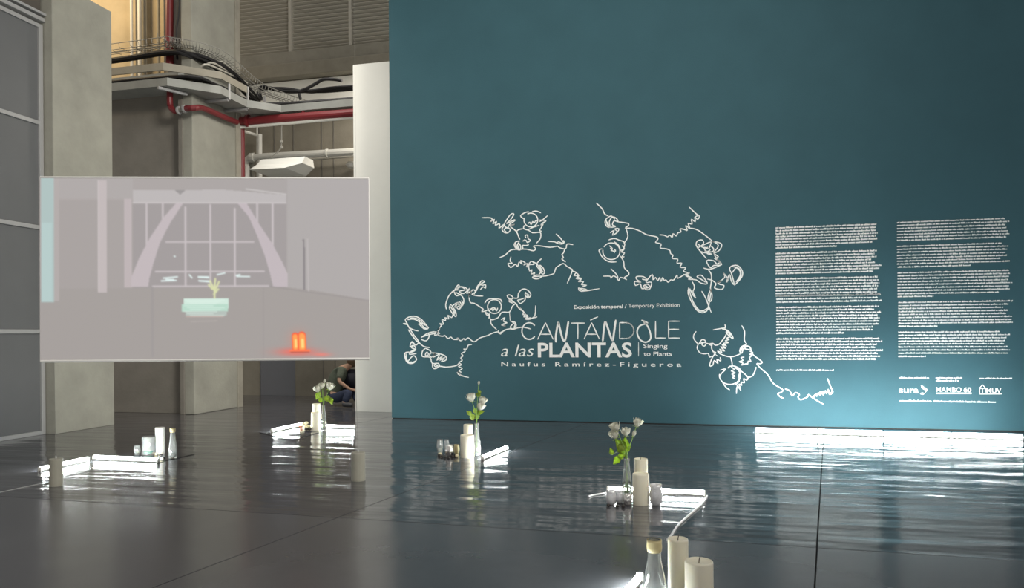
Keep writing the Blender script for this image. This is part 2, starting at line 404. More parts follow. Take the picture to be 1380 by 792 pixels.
# vertical conduits in the lit gallery
for u, r, mm, lab in ((177.5, .028, 'white_pipe', 'thin white vertical pipe, leftmost on the yellow lit wall'), (188.5, .042, 'white_pipe', 'broad pale vertical pipe right of the thin leftmost one'), (214.0, .030, 'rail', 'beige vertical pipe between white pipes and red pipe'), (234.5, .035, 'white_pipe', 'pale vertical pipe just right of the red riser')):
    x = PY(u, 60, 13.02).x
    tag(obj('vertical_pipe', T([(x, 13.02, zb - .02), (x, 13.02, 8.2), (x, 13.02, 10.5)], r, 10), M[mm]), lab, 'pipe')
x = PY(238.5, 30, 11.95).x
tag(obj('hanging_cable', T(crom([PY(242, -10, 11.9), PY(240, 20, 11.9), PY(237, 45, 11.9), PY(239, 80, 11.9)], 6), .022, 6), M['black']), 'black cable hanging beside the red riser pipe', 'cable')
# red riser and its run along the column
YR = 11.72
rr_ = empty('red_riser_pipe', PY(229, 60, YR), 'dark red fire pipe coming down past the duct and turning along the column', 'pipe')
obj('pipe_run', T([PY(228.5, -30, 12.0), PY(228.5, 60, 12.0), PY(229, 92, 11.98)], .07, 12), M['red'], rr_)
pts = [PY(229, 120, YR), PY(229, 138, YR), PY(230.5, 145, YR), PY(235, 149, YR), PY(239, 149, YR)]
obj('pipe_run', T(crom(pts, 4), .055, 12), M['red'], rr_)
XR = CXX + .12
c1 = PY(251, 146, YR)
pr = [c1, PY(262, 145.5, YR), PX(274, 146, XR), PX(300, 157, XR), PX(319, 164.5, XR)]
obj('pipe_run', T(crom(pr, 4), .055, 12), M['red'], rr_)
obj('valve_body', T([PY(239, 149, YR), c1], .045, 10), M['wire'], rr_)
obj('flange', T([PY(240, 148.8, YR), PY(242, 148.6, YR)], .075, 10), M['alu'], rr_)
obj('flange', T([PY(248, 147, YR), PY(250, 146.6, YR)], .075, 10), M['alu'], rr_)
obj('valve_lever', T([PY(245, 148, YR), PY(246, 141.5, YR)], .018, 6), M['alu'], rr_)
# red main across the rear opening
YM = 13.38
rm = empty('red_main_pipe', PY(330, 163, YM), 'thick red fire main crossing the rear opening below the duct', 'pipe')
obj('pipe_run', T([PY(318, 163.5, YM), PY(335, 163, YM), PY(520, 149, YM)], .085, 14), M['red'], rm)
obj('coupling', T([PY(333, 163.2, YM), PY(336, 163, YM)], .13, 14), M['red'], rm)
obj('branch_nipple', T([PY(408.5, 158, YM), PY(408.5, 149, YM)], .035, 8), M['red'], rm)
wp = empty('white_pipe_line', PY(330, 171, YM), 'thin white pipe running directly under the red fire main', 'pipe')
obj('pipe_run', T([PY(319, 172, YM), PY(520, 154.5, YM)], .030, 10), M['white_pipe'], wp)
obj('pipe_run', T([PY(320, 174.5, YM), PY(346, 182, 15.6)], .032, 10), M['white_pipe'], wp)
tag(obj('pipe_sleeve', T([PY(321, 155, 13.5), PY(378, 152, 13.5)], .055, 12), M['white_pipe']), 'short white pipe sleeve above the red fire main', 'pipe')
YN = 15.55
tag(obj('red_drop_pipe', T([PY(326, 166, 13.45), PY(326.5, 300, 13.45), PY(326.5, 420, 13.45)], .055, 10), M['red']), 'bright red vertical pipe beside the tall column in the rear room', 'pipe')
tag(obj('white_drop_pipe', T([PY(350, 181, YN), PY(350.5, 300, YN)], .055, 10), M['white_pipe']), 'white vertical pipe rising behind the hanging light fixture', 'pipe')
tag(obj('thin_drop_pipe', T([PY(346.5, 171, YN), PY(346.5, 300, YN)], .018, 8), M['white_pipe']), 'very thin white vertical rod left of the white drop pipe', 'pipe')
wd = [PY(331.5, 300, YN), PY(331.5, 224, YN), PY(332, 216, YN), PY(338, 212.5, YN), PY(360, 211, YN), PY(520, 202, YN)]
wl = empty('white_elbow_pipe', PY(332, 220, YN), 'white pipe with an elbow turning level along the rear wall', 'pipe')
obj('pipe_run', T(wd, .085, 12), M['white_pipe'], wl)
obj('coupling', T([PY(338, 212.5, YN), PY(343, 212, YN)], .11, 12), M['white_pipe'], wl)
obj('coupling', T([PY(440, 206.7, YN), PY(442, 206.6, YN)], .105, 12), M['white_pipe'], wl)
for u in (336.5, 341.5):
    tag(obj('silver_drop_pipe', T([PY(u, 218, 15.7), PY(u, 300, 15.7)], .045, 8), M['conduit']), 'one of two silver vertical pipes beside the white elbow pipe', 'pipe', 'paired silver pipes')
tag(obj('grey_rail', T([PY(410, 215, 15.8), PY(480, 210, 15.8)], .03, 8), M['conduit']), 'thin grey horizontal pipe behind the light fixture', 'pipe')
tag(obj('wall_lamp', LA([(0, -.08), (.10, -.06), (.14, 0), (.10, .06), (0, .08)], 16, PY(474, 222, 15.8)), M['white_pipe']), 'small round white wall lamp beside the white partition', 'lamp')
# hanging light fixture
fy = 13.4
f0 = PY(382, 218, fy)
fx = empty('hanging_light_fixture', f0, 'white trough light fixture hanging on a chain in the rear room', 'light fixture')
xa, xb = PY(350, 217, fy).x, PY(414, 217, fy).x
za = PY(382, 215, fy).z; z0 = PY(382, 228, fy - .3).z
bm = bmesh.new()
top = [bm.verts.new(v) for v in ((xa + .12, fy - .12, za), (xb + .02, fy - .12, za), (xb + .02, fy + .2, za), (xa + .12, fy + .2, za))]
mid = [bm.verts.new(v) for v in ((xa + .05, fy - .2, za - .12), (xb, fy - .2, za - .14), (xb, fy + .28, za - .14), (xa + .05, fy + .28, za - .12))]
bot = [bm.verts.new(v) for v in ((xa - .02, fy - .34, z0 + .03), (xb - .25, fy - .42, z0), (xb - .25, fy + .4, z0), (xa - .02, fy + .4, z0 + .03))]
for a, b_ in ((top, mid), (mid, bot)):
    for i in range(4): bm.faces.new((a[i], a[(i + 1) % 4], b_[(i + 1) % 4], b_[i]))
bm.faces.new(top)
bm.faces.new(bot[::-1])
obj('housing', bm, M['white_pipe'], fx)
obj('hook', T([PY(366, 212, fy), PY(374, 205, fy), PY(379, 199, fy)], .012, 6), M['wire'], fx)
obj('chain', T([PY(379, 199, fy), PY(379.5, 190, fy), PY(379.5, 150, fy)], .014, 6), M['wire'], fx)
obj('chain_link', T([PY(379, 192, fy), PY(379, 189, fy)], .035, 8), M['wire'], fx)
obj('chain_link', T([PY(379.5, 200, fy), PY(379.5, 197, fy)], .035, 8), M['wire'], fx)

# ------------------------------------------------------------------ projection screen
SD = 7.15
tl, tr, bl, br = PD(54.3, 239, 7.08), PD(496.8, 240.3, 7.24), PD(54.8, 486.5, 7.08), PD(497.8, 483, 7.24)
NX, NY = 520, 290
px = np.linspace(54.5, 497.5, NX); py = np.linspace(239, 486, NY)
GX, GY = np.meshgrid(px, py)
img = np.empty((NY, NX, 3)); img[:] = (167, 160, 158)
img[..., 0] -= (GX - 54) / 444 * 3; img[..., 1] -= (GX - 54) / 444 * 1
def inpoly(P):
    P = np.array(P, float); ins = np.zeros(GX.shape, bool); j = len(P) - 1
    for i in range(len(P)):
        xi, yi = P[i]; xj, yj = P[j]
        if yi != yj:
            c = ((yi > GY) != (yj > GY)) & (GX < (xj - xi) * (GY - yi) / (yj - yi) + xi); ins ^= c
        j = i
    return ins
def fill(P, col, a=1.0):
    k = inpoly(P); img[k] = img[k] * (1 - a) + np.array(col) * a
def seg(x0, y0, x1, y1, wd_, col, a=1.0):
    dx, dy = x1 - x0, y1 - y0; l2 = dx * dx + dy * dy
    t_ = np.clip(((GX - x0) * dx + (GY - y0) * dy) / l2, 0, 1)
    d = np.hypot(GX - x0 - t_ * dx, GY - y0 - t_ * dy)
    k = np.clip((wd_ / 2 + .5 - d), 0, 1)[..., None] * a
    img[:] = img * (1 - k) + np.array(col) * k
def rect(x0, y0, x1, y1, col, a=1.0): fill([(x0, y0), (x1, y0), (x1, y1), (x0, y1)], col, a)
rect(54, 388, 499, 487, (160, 154, 151))
fill([(386, 239), (499, 239), (499, 406), (420, 392), (386, 388)], (170, 165, 164))
rect(178, 272, 384, 388, (158, 152, 152))
rect(80, 240, 178, 268, (172, 167, 166), .6)
rect(80, 270, 178, 390, (161, 155, 153), .6)
rect(56, 239, 73, 407, (170, 188, 186)); rect(57, 300, 70, 405, (180, 202, 200), .7)
rect(73, 240, 80, 405, (173, 166, 164))
rect(131, 243, 143, 394, (188, 179, 179)); seg(131.5, 243, 131.5, 392, 1, (205, 198, 198), .6)
rect(166, 268, 176, 387, (184, 174, 175))
fill([(178, 256), (300, 255), (384, 262), (384, 273), (178, 273)], (183, 178, 178))
fill([(234, 256), (248, 256), (241, 262)], (150, 146, 146))
seg(330, 254, 384, 261, 1.5, (196, 192, 191)); seg(178, 273, 384, 273, 1.6, (196, 190, 190))
ln = (192, 184, 186)
for x, y0, y1 in ((196, 273, 334), (217.6, 273, 296), (248, 279, 386), (281.5, 276, 386), (314.6, 281, 386), (345, 273, 300), (366, 273, 332)): seg(x, y0, x, y1, 2.6, ln)
for x0_, x1_, y in ((222, 340, 326), (208, 354, 366), (204, 360, 386)): seg(x0_, y, x1_, y, 2.2, ln)
S3 = lambda x, y: (x / 2.932, 230 + y / 2.932)
S4 = lambda x, y: (260 + x / 2.932, 230 + y / 2.932)
fill([S3(*p) for p in ((690, 128), (640, 185), (590, 260), (545, 345), (515, 420), (513, 458), (580, 458), (585, 425), (600, 370), (625, 290), (665, 210), (718, 128))], (189, 179, 182))
fill([S4(*p) for p in ((172, 128), (215, 180), (250, 260), (280, 340), (300, 410), (312, 462), (370, 462), (370, 410), (350, 365), (310, 290), (260, 215), (208, 128))], (188, 178, 182))
for a in ((632, 436, 690, 434), (640, 425, 695, 420), (650, 430, 680, 431), (780, 436, 821, 440), (778, 422, 818, 424), (742, 412, 752, 424), (683, 338, 686, 339)):
    seg(*S3(*a[:2]), *S3(*a[2:]), 1.8, (222, 238, 236))
for a in ((15, 420, 55, 421), (18, 436, 60, 437), (90, 412, 120, 405), (165, 415, 180, 412), (168, 419, 218, 420)):
    seg(*S4(*a[:2]), *S4(*a[2:]), 1.8, (222, 238, 236))
# plant on a lit block in the projected film
rect(245, 403, 306, 416, (204, 226, 214)); rect(243, 410, 305, 421, (180, 212, 196)); rect(248, 420, 303, 426, (176, 186, 180))
for k in range(9): seg(246 + 4 * (k % 3), 404 + 2.7 * k, 300 - 5 * (k % 4), 404.5 + 2.7 * k, 1.0, (222, 240, 230), .7)
seg(249, 427, 298, 427, 1.2, (205, 180, 170), .8); seg(255, 434, 290, 433, 1.0, (180, 172, 168), .8)
for a in ((287, 402, 287, 392), (287, 392, 281, 379), (287, 393, 293, 380), (286, 397, 292, 390), (287, 388, 288, 376), (284, 390, 279, 384)):
    seg(*a, 2.4, (212, 216, 168))
fill([(407, 322), (409.5, 322), (410, 392), (407.5, 391)], (135, 130, 132)); seg(413.5, 322, 414.5, 393, 1.4, (186, 180, 180))
seg(362, 386.5, 499, 407, 1.0, (148, 142, 142)); seg(353, 388, 353, 486, 1.0, (150, 144, 144), .7); seg(203.5, 388, 203.5, 480, 3.5, (152, 147, 147), .6)
g = np.exp(-(((GX - 398) / 26) ** 2 + ((GY - 476) / 5.5) ** 2))[..., None]; img[:] = img * (1 - .85 * g) + np.array((238, 104, 92)) * .85 * g
g = np.exp(-(((GX - 400) / 13) ** 2 + ((GY - 460) / 13) ** 2))[..., None]; img[:] = img * (1 - .3 * g) + np.array((250, 120, 90)) * .3 * g
g = np.exp(-(((GX - 432) / 12) ** 2 + ((GY - 480) / 2.5) ** 2))[..., None]; img[:] = img * (1 - .7 * g) + np.array((244, 120, 108)) * .7 * g
for x, wd3 in ((396, 6.5), (405, 9)):
    seg(x, 454, x + .5, 471, wd3 + 2.4, (246, 92, 60)); seg(x, 455, x + .5, 470, wd3, (255, 160, 84)); seg(x + 1, 460, x + 1.3, 469, wd3 * .45, (255, 214, 130))
seg(400.6, 453, 400.9, 472, 1.0, (240, 96, 62))
seg(390, 474.5, 415, 474.5, 3, (250, 120, 80)); seg(390, 476.5, 415, 476.5, 1, (150, 80, 70))
for _ in range(2):
    q = np.pad(img, ((1, 1), (1, 1), (0, 0)), 'edge')
    img = (q[:-2, 1:-1] + q[2:, 1:-1] + q[1:-1, :-2] + q[1:-1, 2:] + 2 * q[1:-1, 1:-1]) / 6
me = bpy.data.meshes.new('projected_film')
us = (px - px[0]) / (px[-1] - px[0]); vs_ = (py - py[0]) / (py[-1] - py[0])
UU, VV = np.meshgrid(us, vs_)
ctr = (tl + tr + bl + br) / 4
def P4(UU, VV, n):
    A = np.array(tl); B_ = np.array(tr); C_ = np.array(bl); D_ = np.array(br)
    e = 0.003 * 0
    return (A * (1 - UU)[..., None] * (1 - VV)[..., None] + B_ * UU[..., None] * (1 - VV)[..., None] + C_ * (1 - UU)[..., None] * VV[..., None] + D_ * UU[..., None] * VV[..., None])
co = P4(UU, VV, 0).reshape(-1, 3)
nrm = np.array((tr - tl).cross(bl - tl).normalized())   # facing camera or away
if np.dot(nrm, np.array(CAM - ctr)) < 0: nrm = -nrm
co = co + nrm * 0.006
idx = np.arange(NX * NY).reshape(NY, NX)
faces = np.stack([idx[:-1, :-1], idx[1:, :-1], idx[1:, 1:], idx[:-1, 1:]], -1).reshape(-1, 4)
me.vertices.add(len(co)); me.vertices.foreach_set('co', co.astype(np.float32).ravel())
me.loops.add(faces.size); me.loops.foreach_set('vertex_index', faces.astype(np.int32).ravel())
me.polygons.add(len(faces)); me.polygons.foreach_set('loop_start', np.arange(0, faces.size, 4, dtype=np.int32))
me.update(calc_edges=True)
cl = np.clip(img, 0, 255) / 255; cl = np.where(cl <= .04045, cl / 12.92, ((cl + .055) / 1.055) ** 2.4).reshape(-1, 3)
at = me.color_attributes.new('film', 'FLOAT_COLOR', 'POINT')
at.data.foreach_set('color', np.concatenate([cl, np.ones((len(cl), 1))], 1).astype(np.float32).ravel())
fm = bpy.data.materials.new('projected_film'); fm.use_nodes = True; nt = fm.node_tree
b = nt.nodes['Principled BSDF']; b.inputs['Base Color'].default_value = (0.02, 0.02, 0.02, 1); b.inputs['Roughness'].default_value = .9; b.inputs['Specular IOR Level'].default_value = 0
an = nt.nodes.new('ShaderNodeAttribute'); an.attribute_name = 'film'
nt.links.new(an.outputs['Color'], b.inputs['Emission Color']); b.inputs['Emission Strength'].default_value = 1.06
scr = empty('projection_screen', (bl + br) / 2, 'large hanging grey projection screen showing arches, a plant and orange candles', 'screen')
obj('projected_film', me, fm, scr)
bm = bmesh.new()
n3_ = Vector(nrm)
fr = [p for p in (tl, tr, br, bl)]
f1 = [bm.verts.new(p + n3_ * 0.004) for p in fr]; f2 = [bm.verts.new(p - n3_ * 0.012) for p in fr]
bm.faces.new(f1); bm.faces.new(f2[::-1])
for i in range(4): bm.faces.new((f1[i], f2[i], f2[(i + 1) % 4], f1[(i + 1) % 4]))
obj('sheet', bm, mat('screen_fabric', (0.5, 0.49, 0.48), .8), scr)
mf = mat('screen_edge', (0.74, 0.73, 0.71), .5)
for a, b_, r in ((tl, tr, .011), (bl, br, .013), (tl, bl, .006), (tr, br, .006)):
    obj('edge_bar', T([a, b_], r, 8), mf, scr)
for a in (tl.lerp(tr, .04), tl.lerp(tr, .96)):
    obj('suspension_wire', T([a, a + Vector((0, 0, 7.5))], .0009, 5), M['wire'], scr)
for (u, v, wpx, htop, side, lab) in ((70.5, 657, 17, 620, bl.lerp(br, .040), 'small cream block anchoring the left screen wire, beside the left light tubes'), (481, 650, 19, 611.5, bl.lerp(br, .955), 'small cream cylinder anchoring the right screen wire')):
    g0 = PZ(u, v - 1); d = depth(g0); r = wpx / 2 * d / F; g0 = g0 + fwd * Vector((1, 1, 0)).length * 0 + fwd * r
    h = (v - htop) * d / F
    wt = empty('screen_weight', g0, lab, 'weight')
    obj('body', LA([(0, 0), (r * .97, 0), (r, .01), (r, h - .01), (r * .96, h), (0, h)], 28, g0), M['weight'], wt, smooth=False)
    obj('eyelet', LA([(0, h), (.006, h), (.006, h + .02), (0, h + .035)], 10, g0), M['alu'], wt)
    obj('tether', T([g0 + Vector((0, 0, h + .03)), side], .0022, 6), M['wire'], wt)

# ------------------------------------------------------------------ light tubes on the floor
TUBE = []
def led_tube(p, q, label, group=None, r=.017):
    p = Vector((p[0], p[1], 0)); q = Vector((q[0], q[1], 0)); d = (q - p); l = d.length; a = math.atan2(d.y, d.x)
    t = empty('light_tube', p, label, 'light', group, rz=a)
    bpy.context.view_layer.update()
    o = obj('batten', B(0, l, -.016, .016, .0, .021, .003), M['led_base']); o.parent = t
    bm = bmesh.new(); n = 12; rings = []
    for x in (.014, l - .014):
        rings.append([bm.verts.new((x, r * math.cos(2 * math.pi * k / n), .021 + r + r * math.sin(2 * math.pi * k / n))) for k in range(n)])
    for k in range(n): bm.faces.new((rings[0][k], rings[0][(k + 1) % n], rings[1][(k + 1) % n], rings[1][k]))
    bm.faces.new(rings[0][::-1]); bm.faces.new(rings[1])
    o = obj('diffuser', bm, M['led']); o.parent = t
    for x0_ in (0, l - .014):
        o = obj('end_cap', B(x0_, x0_ + .014, -.02, .02, 0, .054, .003), M['white_pipe']); o.parent = t
    return t
def G(u, v): return PZ(u, v)
# strip in front of the teal wall: four tubes end to end
sa, sb = G(1017.5, 583.5), G(1379, 593.0)
for k in range(4):
    a = sa.lerp(sb, k / 4); b_ = sa.lerp(sb, (k + 1) / 4)
    led_tube(a, a.lerp(b_, .997), ['first', 'second', 'third', 'fourth'][k] + ' light tube from the left in the row along the teal wall', 'light tubes along the teal wall', r=.028)
led_tube(G(53, 636), G(119, 621.5), 'glowing tube angled behind the left cream weight block')
led_tube(G(126, 619.5), G(214, 623.5), 'glowing tube in front of the green-tinted candle jar')
led_tube(G(366, 583), G(405, 574.5), 'short glowing tube left of the coral pebbles under the screen')
led_tube(G(437, 577), G(479, 578), 'glowing tube right of the rose vase under the screen')
led_tube(G(650, 620), G(683, 606.5), 'glowing tube angled away beside the middle rose vase')
led_tube(G(818, 663), G(951, 669), 'glowing tube behind the roses and stacked grey candles')
a = G(863, 783); a2 = G(824, 832); led_tube(a + (a2 - a).normalized() * .9, a, 'glowing tube end in the foreground at the bottom edge')

def cable(pts, r, label, m='cable', name='power_cable'):
    P = [Vector((p.x, p.y, r + .001)) for p in pts]
    return tag(obj(name, T(crom(P, 6), r, 8), M[m]), label, 'cable')
cable([G(953, 669), G(948, 678), G(935, 690), G(915, 708), G(905, 722), G(899, 729)], .008, 'white cable snaking from the tube toward the foreground candles')
cable([G(793, 670), G(800, 668), G(818, 665)], .008, 'short cable at the left end of the tube by the roses')
cable([G(-20, 668), G(30, 657), G(62, 650), G(75, 644), G(118, 634), G(122, 628)], .0025, 'thin white cable running left from the left light tubes')
cable([G(214, 624), G(222, 621), G(240, 617), G(262, 612)], .003, 'dark cable trailing right from the tube by the glass bottle', 'black')
cable([G(430, 583), G(410, 588), G(395, 591), G(380, 590), G(350, 583)], .004, 'thin dark cable on the floor below the short tube', 'black')

# ------------------------------------------------------------------ candles, vases, glasses
def place(u, vbase, r=0.0):
    p = PZ(u, vbase); return p + fwd * r
def candle(u, vbase, wpx, vtop, label, m='candle', wick=True, gp=None, d=None):
    if d is None:
        p = PZ(u, vbase); d = depth(p)
    else: p = PD(u, 0, d); p.z = 0
    r = wpx / 2 * d / F; p = Vector((p.x, p.y, 0)) + fwd * r
    vb = CY - .0075 * (u - CX) + F * H / (d + r)
    h = (vb - vtop) * (d + r) / F
    t = empty('pillar_candle', p, label, 'candle', gp)
    obj('wax', LA([(0, 0), (r * .97, 0), (r, .006), (r, h - .010), (r * .97, h - .002), (r * .90, h), (r * .82, h - .006), (r * .3, h - .012), (0, h - .013)], 36, p), M[m], t, smooth=False)
    for f in t.children[0].data.polygons: f.use_smooth = abs(f.normal.z) < .3
    if wick:
        obj('wick', T([p + Vector((0, 0, h - .014)), p + Vector((.001, 0, h + .004)), p + Vector((.006, 0, h + .02))], .0022, 6), M['wick'], t)
    return t, p, r, h
def vase(u, vbase, wpx, vtop, label, neck=.48, name='glass_vase', m='glass', wrap=False):
    p = PZ(u, vbase); d = depth(p); R_ = wpx / 2 * d / F; p = p + fwd * R_; h = (vbase - vtop) * d / F * 1.0 + .01; n_ = R_ * neck; w_ = .004
    t = empty(name, p, label, 'vase' if name == 'glass_vase' else 'bottle')
    outer = [(0, 0), (R_ * .96, 0), (R_, .01), (R_ * .99, h * .28), (R_ * .80, h * .5), (n_ * 1.15, h * .78), (n_, h * .92), (n_ * 1.22, h * .965), (n_ * 1.25, h)]
    inner = [(n_ * 1.25 - w_, h), (n_ * 1.22 - w_, h * .965), (n_ - w_, h * .92), (n_ * 1.15 - w_, h * .78), (R_ * .80 - w_, h * .5), (R_ * .99 - w_, h * .28), (R_ - w_, .02), (0, .015)]
    obj('glass_body', LA(outer + inner, 24, p), M[m], t, smooth=True)
    wh = h * .45
    if not wrap:
        obj('water', LA([(0, .017), (R_ - w_ - .001, .022), (R_ * .99 - w_ - .001, h * .28), (R_ * .86 - w_, wh), (0, wh)], 24, p), M['water'], t, smooth=True)
    else:
        obj('wrapped_rim', LA([(n_ + .001, h * .86), (n_ + .006, h * .87), (n_ + .009, h * .92), (n_ + .007, h * .97), (n_ + .008, h), (n_ + .001, h)], 20, p), M['tape'], t, smooth=True)
    return t, p, R_, h
M['water'] = mat('water', (0.96, 0.99, 0.96), 0.0, trans=1.0, ior=1.33)
def cup(u, vbase, wpx, vtop, label, m='glass', bulge=1.12, d=None):
    p = PZ(u, vbase); d = depth(p); R_ = wpx / 2 * d / F; p = p + fwd * R_; h = (vbase - vtop) * d / F; w_ = max(.003, R_ * .07)
    t = empty('glass_cup', p, label, 'cup')
    o_ = [(0, 0), (R_ * .55, 0), (R_ * .85, h * .12), (R_ * 1.0, h * .4), (R_ * .98, h * .65), (R_ * .86, h * .85), (R_ * .92, h)]
    i_ = [(R_ * .92 - w_, h), (R_ * .86 - w_, h * .85), (R_ * .98 - w_, h * .65), (R_ - w_, h * .4), (R_ * .85 - w_, h * .16), (0, h * .10)]
    obj('bowl', LA(o_ + i_, 22, p), M[m], t, smooth=True)
    cr = R_ * .45
    obj('tealight', LA([(0, h * .11), (cr, h * .11), (cr, h * .36), (cr * .8, h * .35), (0, h * .35)], 16, p), M['white_candle'], t)
    return t
def pebble(p, r, m, label, gp, sq=.75):
    bm = bmesh.new(); bmesh.ops.create_icosphere(bm, subdivisions=2, radius=r)
    for v in bm.verts:
        k = 1 + .14 * math.sin(v.co.x * 90 / (r * 40) * 3 + v.co.y * 60) + random.uniform(-.05, .05)
        v.co = Vector((v.co.x * k, v.co.y * k, v.co.z * sq * k))
    zmin = min(v.co.z for v in bm.verts)
    for v in bm.verts: v.co += Vector((p.x, p.y, p.z - zmin))
    return tag(obj('pebble', bm, M[m], smooth=True), label, 'pebble', gp)

# roses -----------------------------------------------------------
def petal_cup(bm, c, axis, r, h, open_, n, phase, lean):
    """ring of n curved overlapping petals around a bud axis"""
    q = axis.to_track_quat('Z', 'Y')
    for i in range(n):
        a0 = phase + 2 * math.pi * i / n; wdt = 2 * math.pi / n * .78
        nu, nv = 5, 5; G_ = []
        for jv in range(nv):
            t_ = jv / (nv - 1); row = []
            for ju in range(nu):
                s = ju / (nu - 1) * 2 - 1
                shrink = 1 - .75 * max(0, t_ - .55) ** 1.5 * abs(s) ** 2 * 2
                ang = a0 + s * wdt * (0.55 + .45 * math.sin(math.pi * min(1, t_ + .25))) * shrink
                rad = r * (.18 + .82 * math.sin(math.pi * .5 * min(1, t_ * 1.5))) * (1 + open_ * t_ ** 3) - r * .12 * (1 if t_ > .7 else 0) * (1 - open_)
                z = h * t_ * (1 - .14 * abs(s) ** 2 * t_) 
                row.append(bm.verts.new(c + q @ Vector((rad * math.cos(ang), rad * math.sin(ang), z))))
            G_.append(row)
        for jv in range(nv - 1):
            for ju in range(nu - 1):
                bm.faces.new((G_[jv][ju], G_[jv][ju + 1], G_[jv + 1][ju + 1], G_[jv + 1][ju]))
def leaf_bm(base, dirv, l, wd2, nrmv):
    bm = bmesh.new(); dirv = dirv.normalized(); s = dirv.cross(nrmv).normalized(); n_ = s.cross(dirv).normalized(); rows = []
    N_ = 7
    for i in range(N_):
        t_ = i / (N_ - 1); ww = wd2 * math.sin(math.pi * min(.98, t_ ** .8 + .02)) ; c = base + dirv * l * t_ - n_ * l * .18 * t_ * t_ + n_ * .0
        ser = 1 + (.10 if i % 2 else -.05)
        rows.append([bm.verts.new(c - s * ww * ser + n_ * ww * .25), bm.verts.new(c), bm.verts.new(c + s * ww * ser + n_ * ww * .25)])
    for a, b2 in zip(rows, rows[1:]):
        for k in range(2): bm.faces.new((a[k], a[k + 1], b2[k + 1], b2[k]))
    r = bmesh.ops.solidify(bm, geom=bm.faces[:], thickness=.0012)
    return bm
def rose(vp, vh, head, size, label, leaves=(), d=None, bud=False, gp=None):
    """vp: vase base point, vh: vase height, head: (u, v) of the bloom centre"""
    d = d or depth(vp); hd = PD(head[0], head[1], d)
    foot = vp + Vector((random.uniform(-.012, .012), random.uniform(-.012, .012), .03)); neck = vp + Vector((random.uniform(-.01, .01), random.uniform(-.01, .01), vh))
    r = size / 2 * d / F; t = empty('rose', foot, label, 'flower', gp)
    mid = neck.lerp(hd, .5) + Vector((random.uniform(-.01, .01), 0, .015))
    axis = (hd - mid).normalized(); base = hd - axis * r * 1.0
    obj('stem', T(crom([foot, neck, mid, base], 5), .0038, 6), M['stem'], t, smooth=True)
    bm = bmesh.new()
    if bud:
        petal_cup(bm, base, axis, r * .7, r * 2.1, -.3, 4, random.random() * 6, 0)
        petal_cup(bm, base, axis, r * .5, r * 2.2, -.5, 3, random.random() * 6, 0)
    else:
        petal_cup(bm, base, axis, r * 1.0, r * 1.75, .28, 5, random.random() * 6, 0)
        petal_cup(bm, base, axis, r * .85, r * 1.95, .05, 5, random.random() * 6, 0)
        petal_cup(bm, base, axis, r * .62, r * 2.0, -.15, 4, random.random() * 6, 0)
        petal_cup(bm, base, axis, r * .38, r * 1.95, -.3, 3, random.random() * 6, 0)
    bmesh.ops.solidify(bm, geom=bm.faces[:], thickness=.0008)
    obj('bloom', bm, M['petal'], t, smooth=True)
    q = axis.to_track_quat('Z', 'Y')
    for k in range(5):
        a = k * 2 * math.pi / 5
        dv = q @ Vector((math.cos(a), math.sin(a), .1))
        obj('sepal', leaf_bm(base, dv, r * .9, r * .18, axis), M['leaf'], t)
    for (lu, lv, ls, an) in leaves:
        c = PD(lu, lv, d + random.uniform(-.03, .03)); l = ls * d / F
        dv = (R1 * math.cos(an) + U1 * math.sin(an) + fwd * random.uniform(-.3, .1)).normalized()
        st = c - dv * l * .5
        near = neck.lerp(hd, .35)
        obj('leaf_stalk', T([near, near.lerp(st, .6) + Vector((0, 0, .004)), st], .0016, 5), M['stem'], t)
        obj('leaf', leaf_bm(st, dv, l, l * .36, -fwd + U1 * .5), M['leaf'], t, smooth=True)
    return t

# group under the screen's left
cup(182.5, 613, 9.5, 600, 'small clear glass cup at the left end of the left group')
# candle jar with green glass base
jb = PZ(196.5, 613); dj = depth(jb); jr = 9 * dj / F; jb = jb + fwd * jr; jh = 24 * dj / F
jar = empty('candle_jar', jb, 'wide glass jar with a white candle and greenish base', 'candle jar')
obj('glass_body', LA([(0, 0), (jr, 0), (jr, jh), (jr - .004, jh), (jr - .004, .01), (0, .01)], 26, jb), M['glass'], jar, smooth=False)
obj('wax', LA([(0, .045), (jr * .82, .045), (jr * .82, jh * .93), (0, jh * .92)], 26, jb), M['white_candle'], jar)
obj('green_base', LA([(0, .012), (jr * .7, .012), (jr * .7, .043), (0, .043)], 20, jb), mat('mint_glass', (0.10, 0.55, 0.36), .15), jar)
candle(213, 611.5, 12.5, 575.5, 'tall white candle between the candle jar and glass bottle', 'white_candle', wick=False)
vase(230.5, 617.5, 11, 578.5, 'clear glass bottle with wrapped rim at the right of the left group', name='glass_bottle', neck=.5, wrap=True)
for k, (u, v, c) in enumerate(((206, 611.5, 'pebble'), (211, 613, 'tape'), (217, 615, 'darkpebble'), (221, 619, 'darkpebble'), (218, 620, 'pebble'))):
    p = PZ(u, v); pebble(p, .022, c if c != 'tape' else 'pebble', ['cream pebble by the foot of the tall white candle'] [0] if c != 'darkpebble' else 'dark pebble between the white candle and glass bottle', 'dark pebbles by the bottle' if c == 'darkpebble' else 'cream pebbles by the white candle')
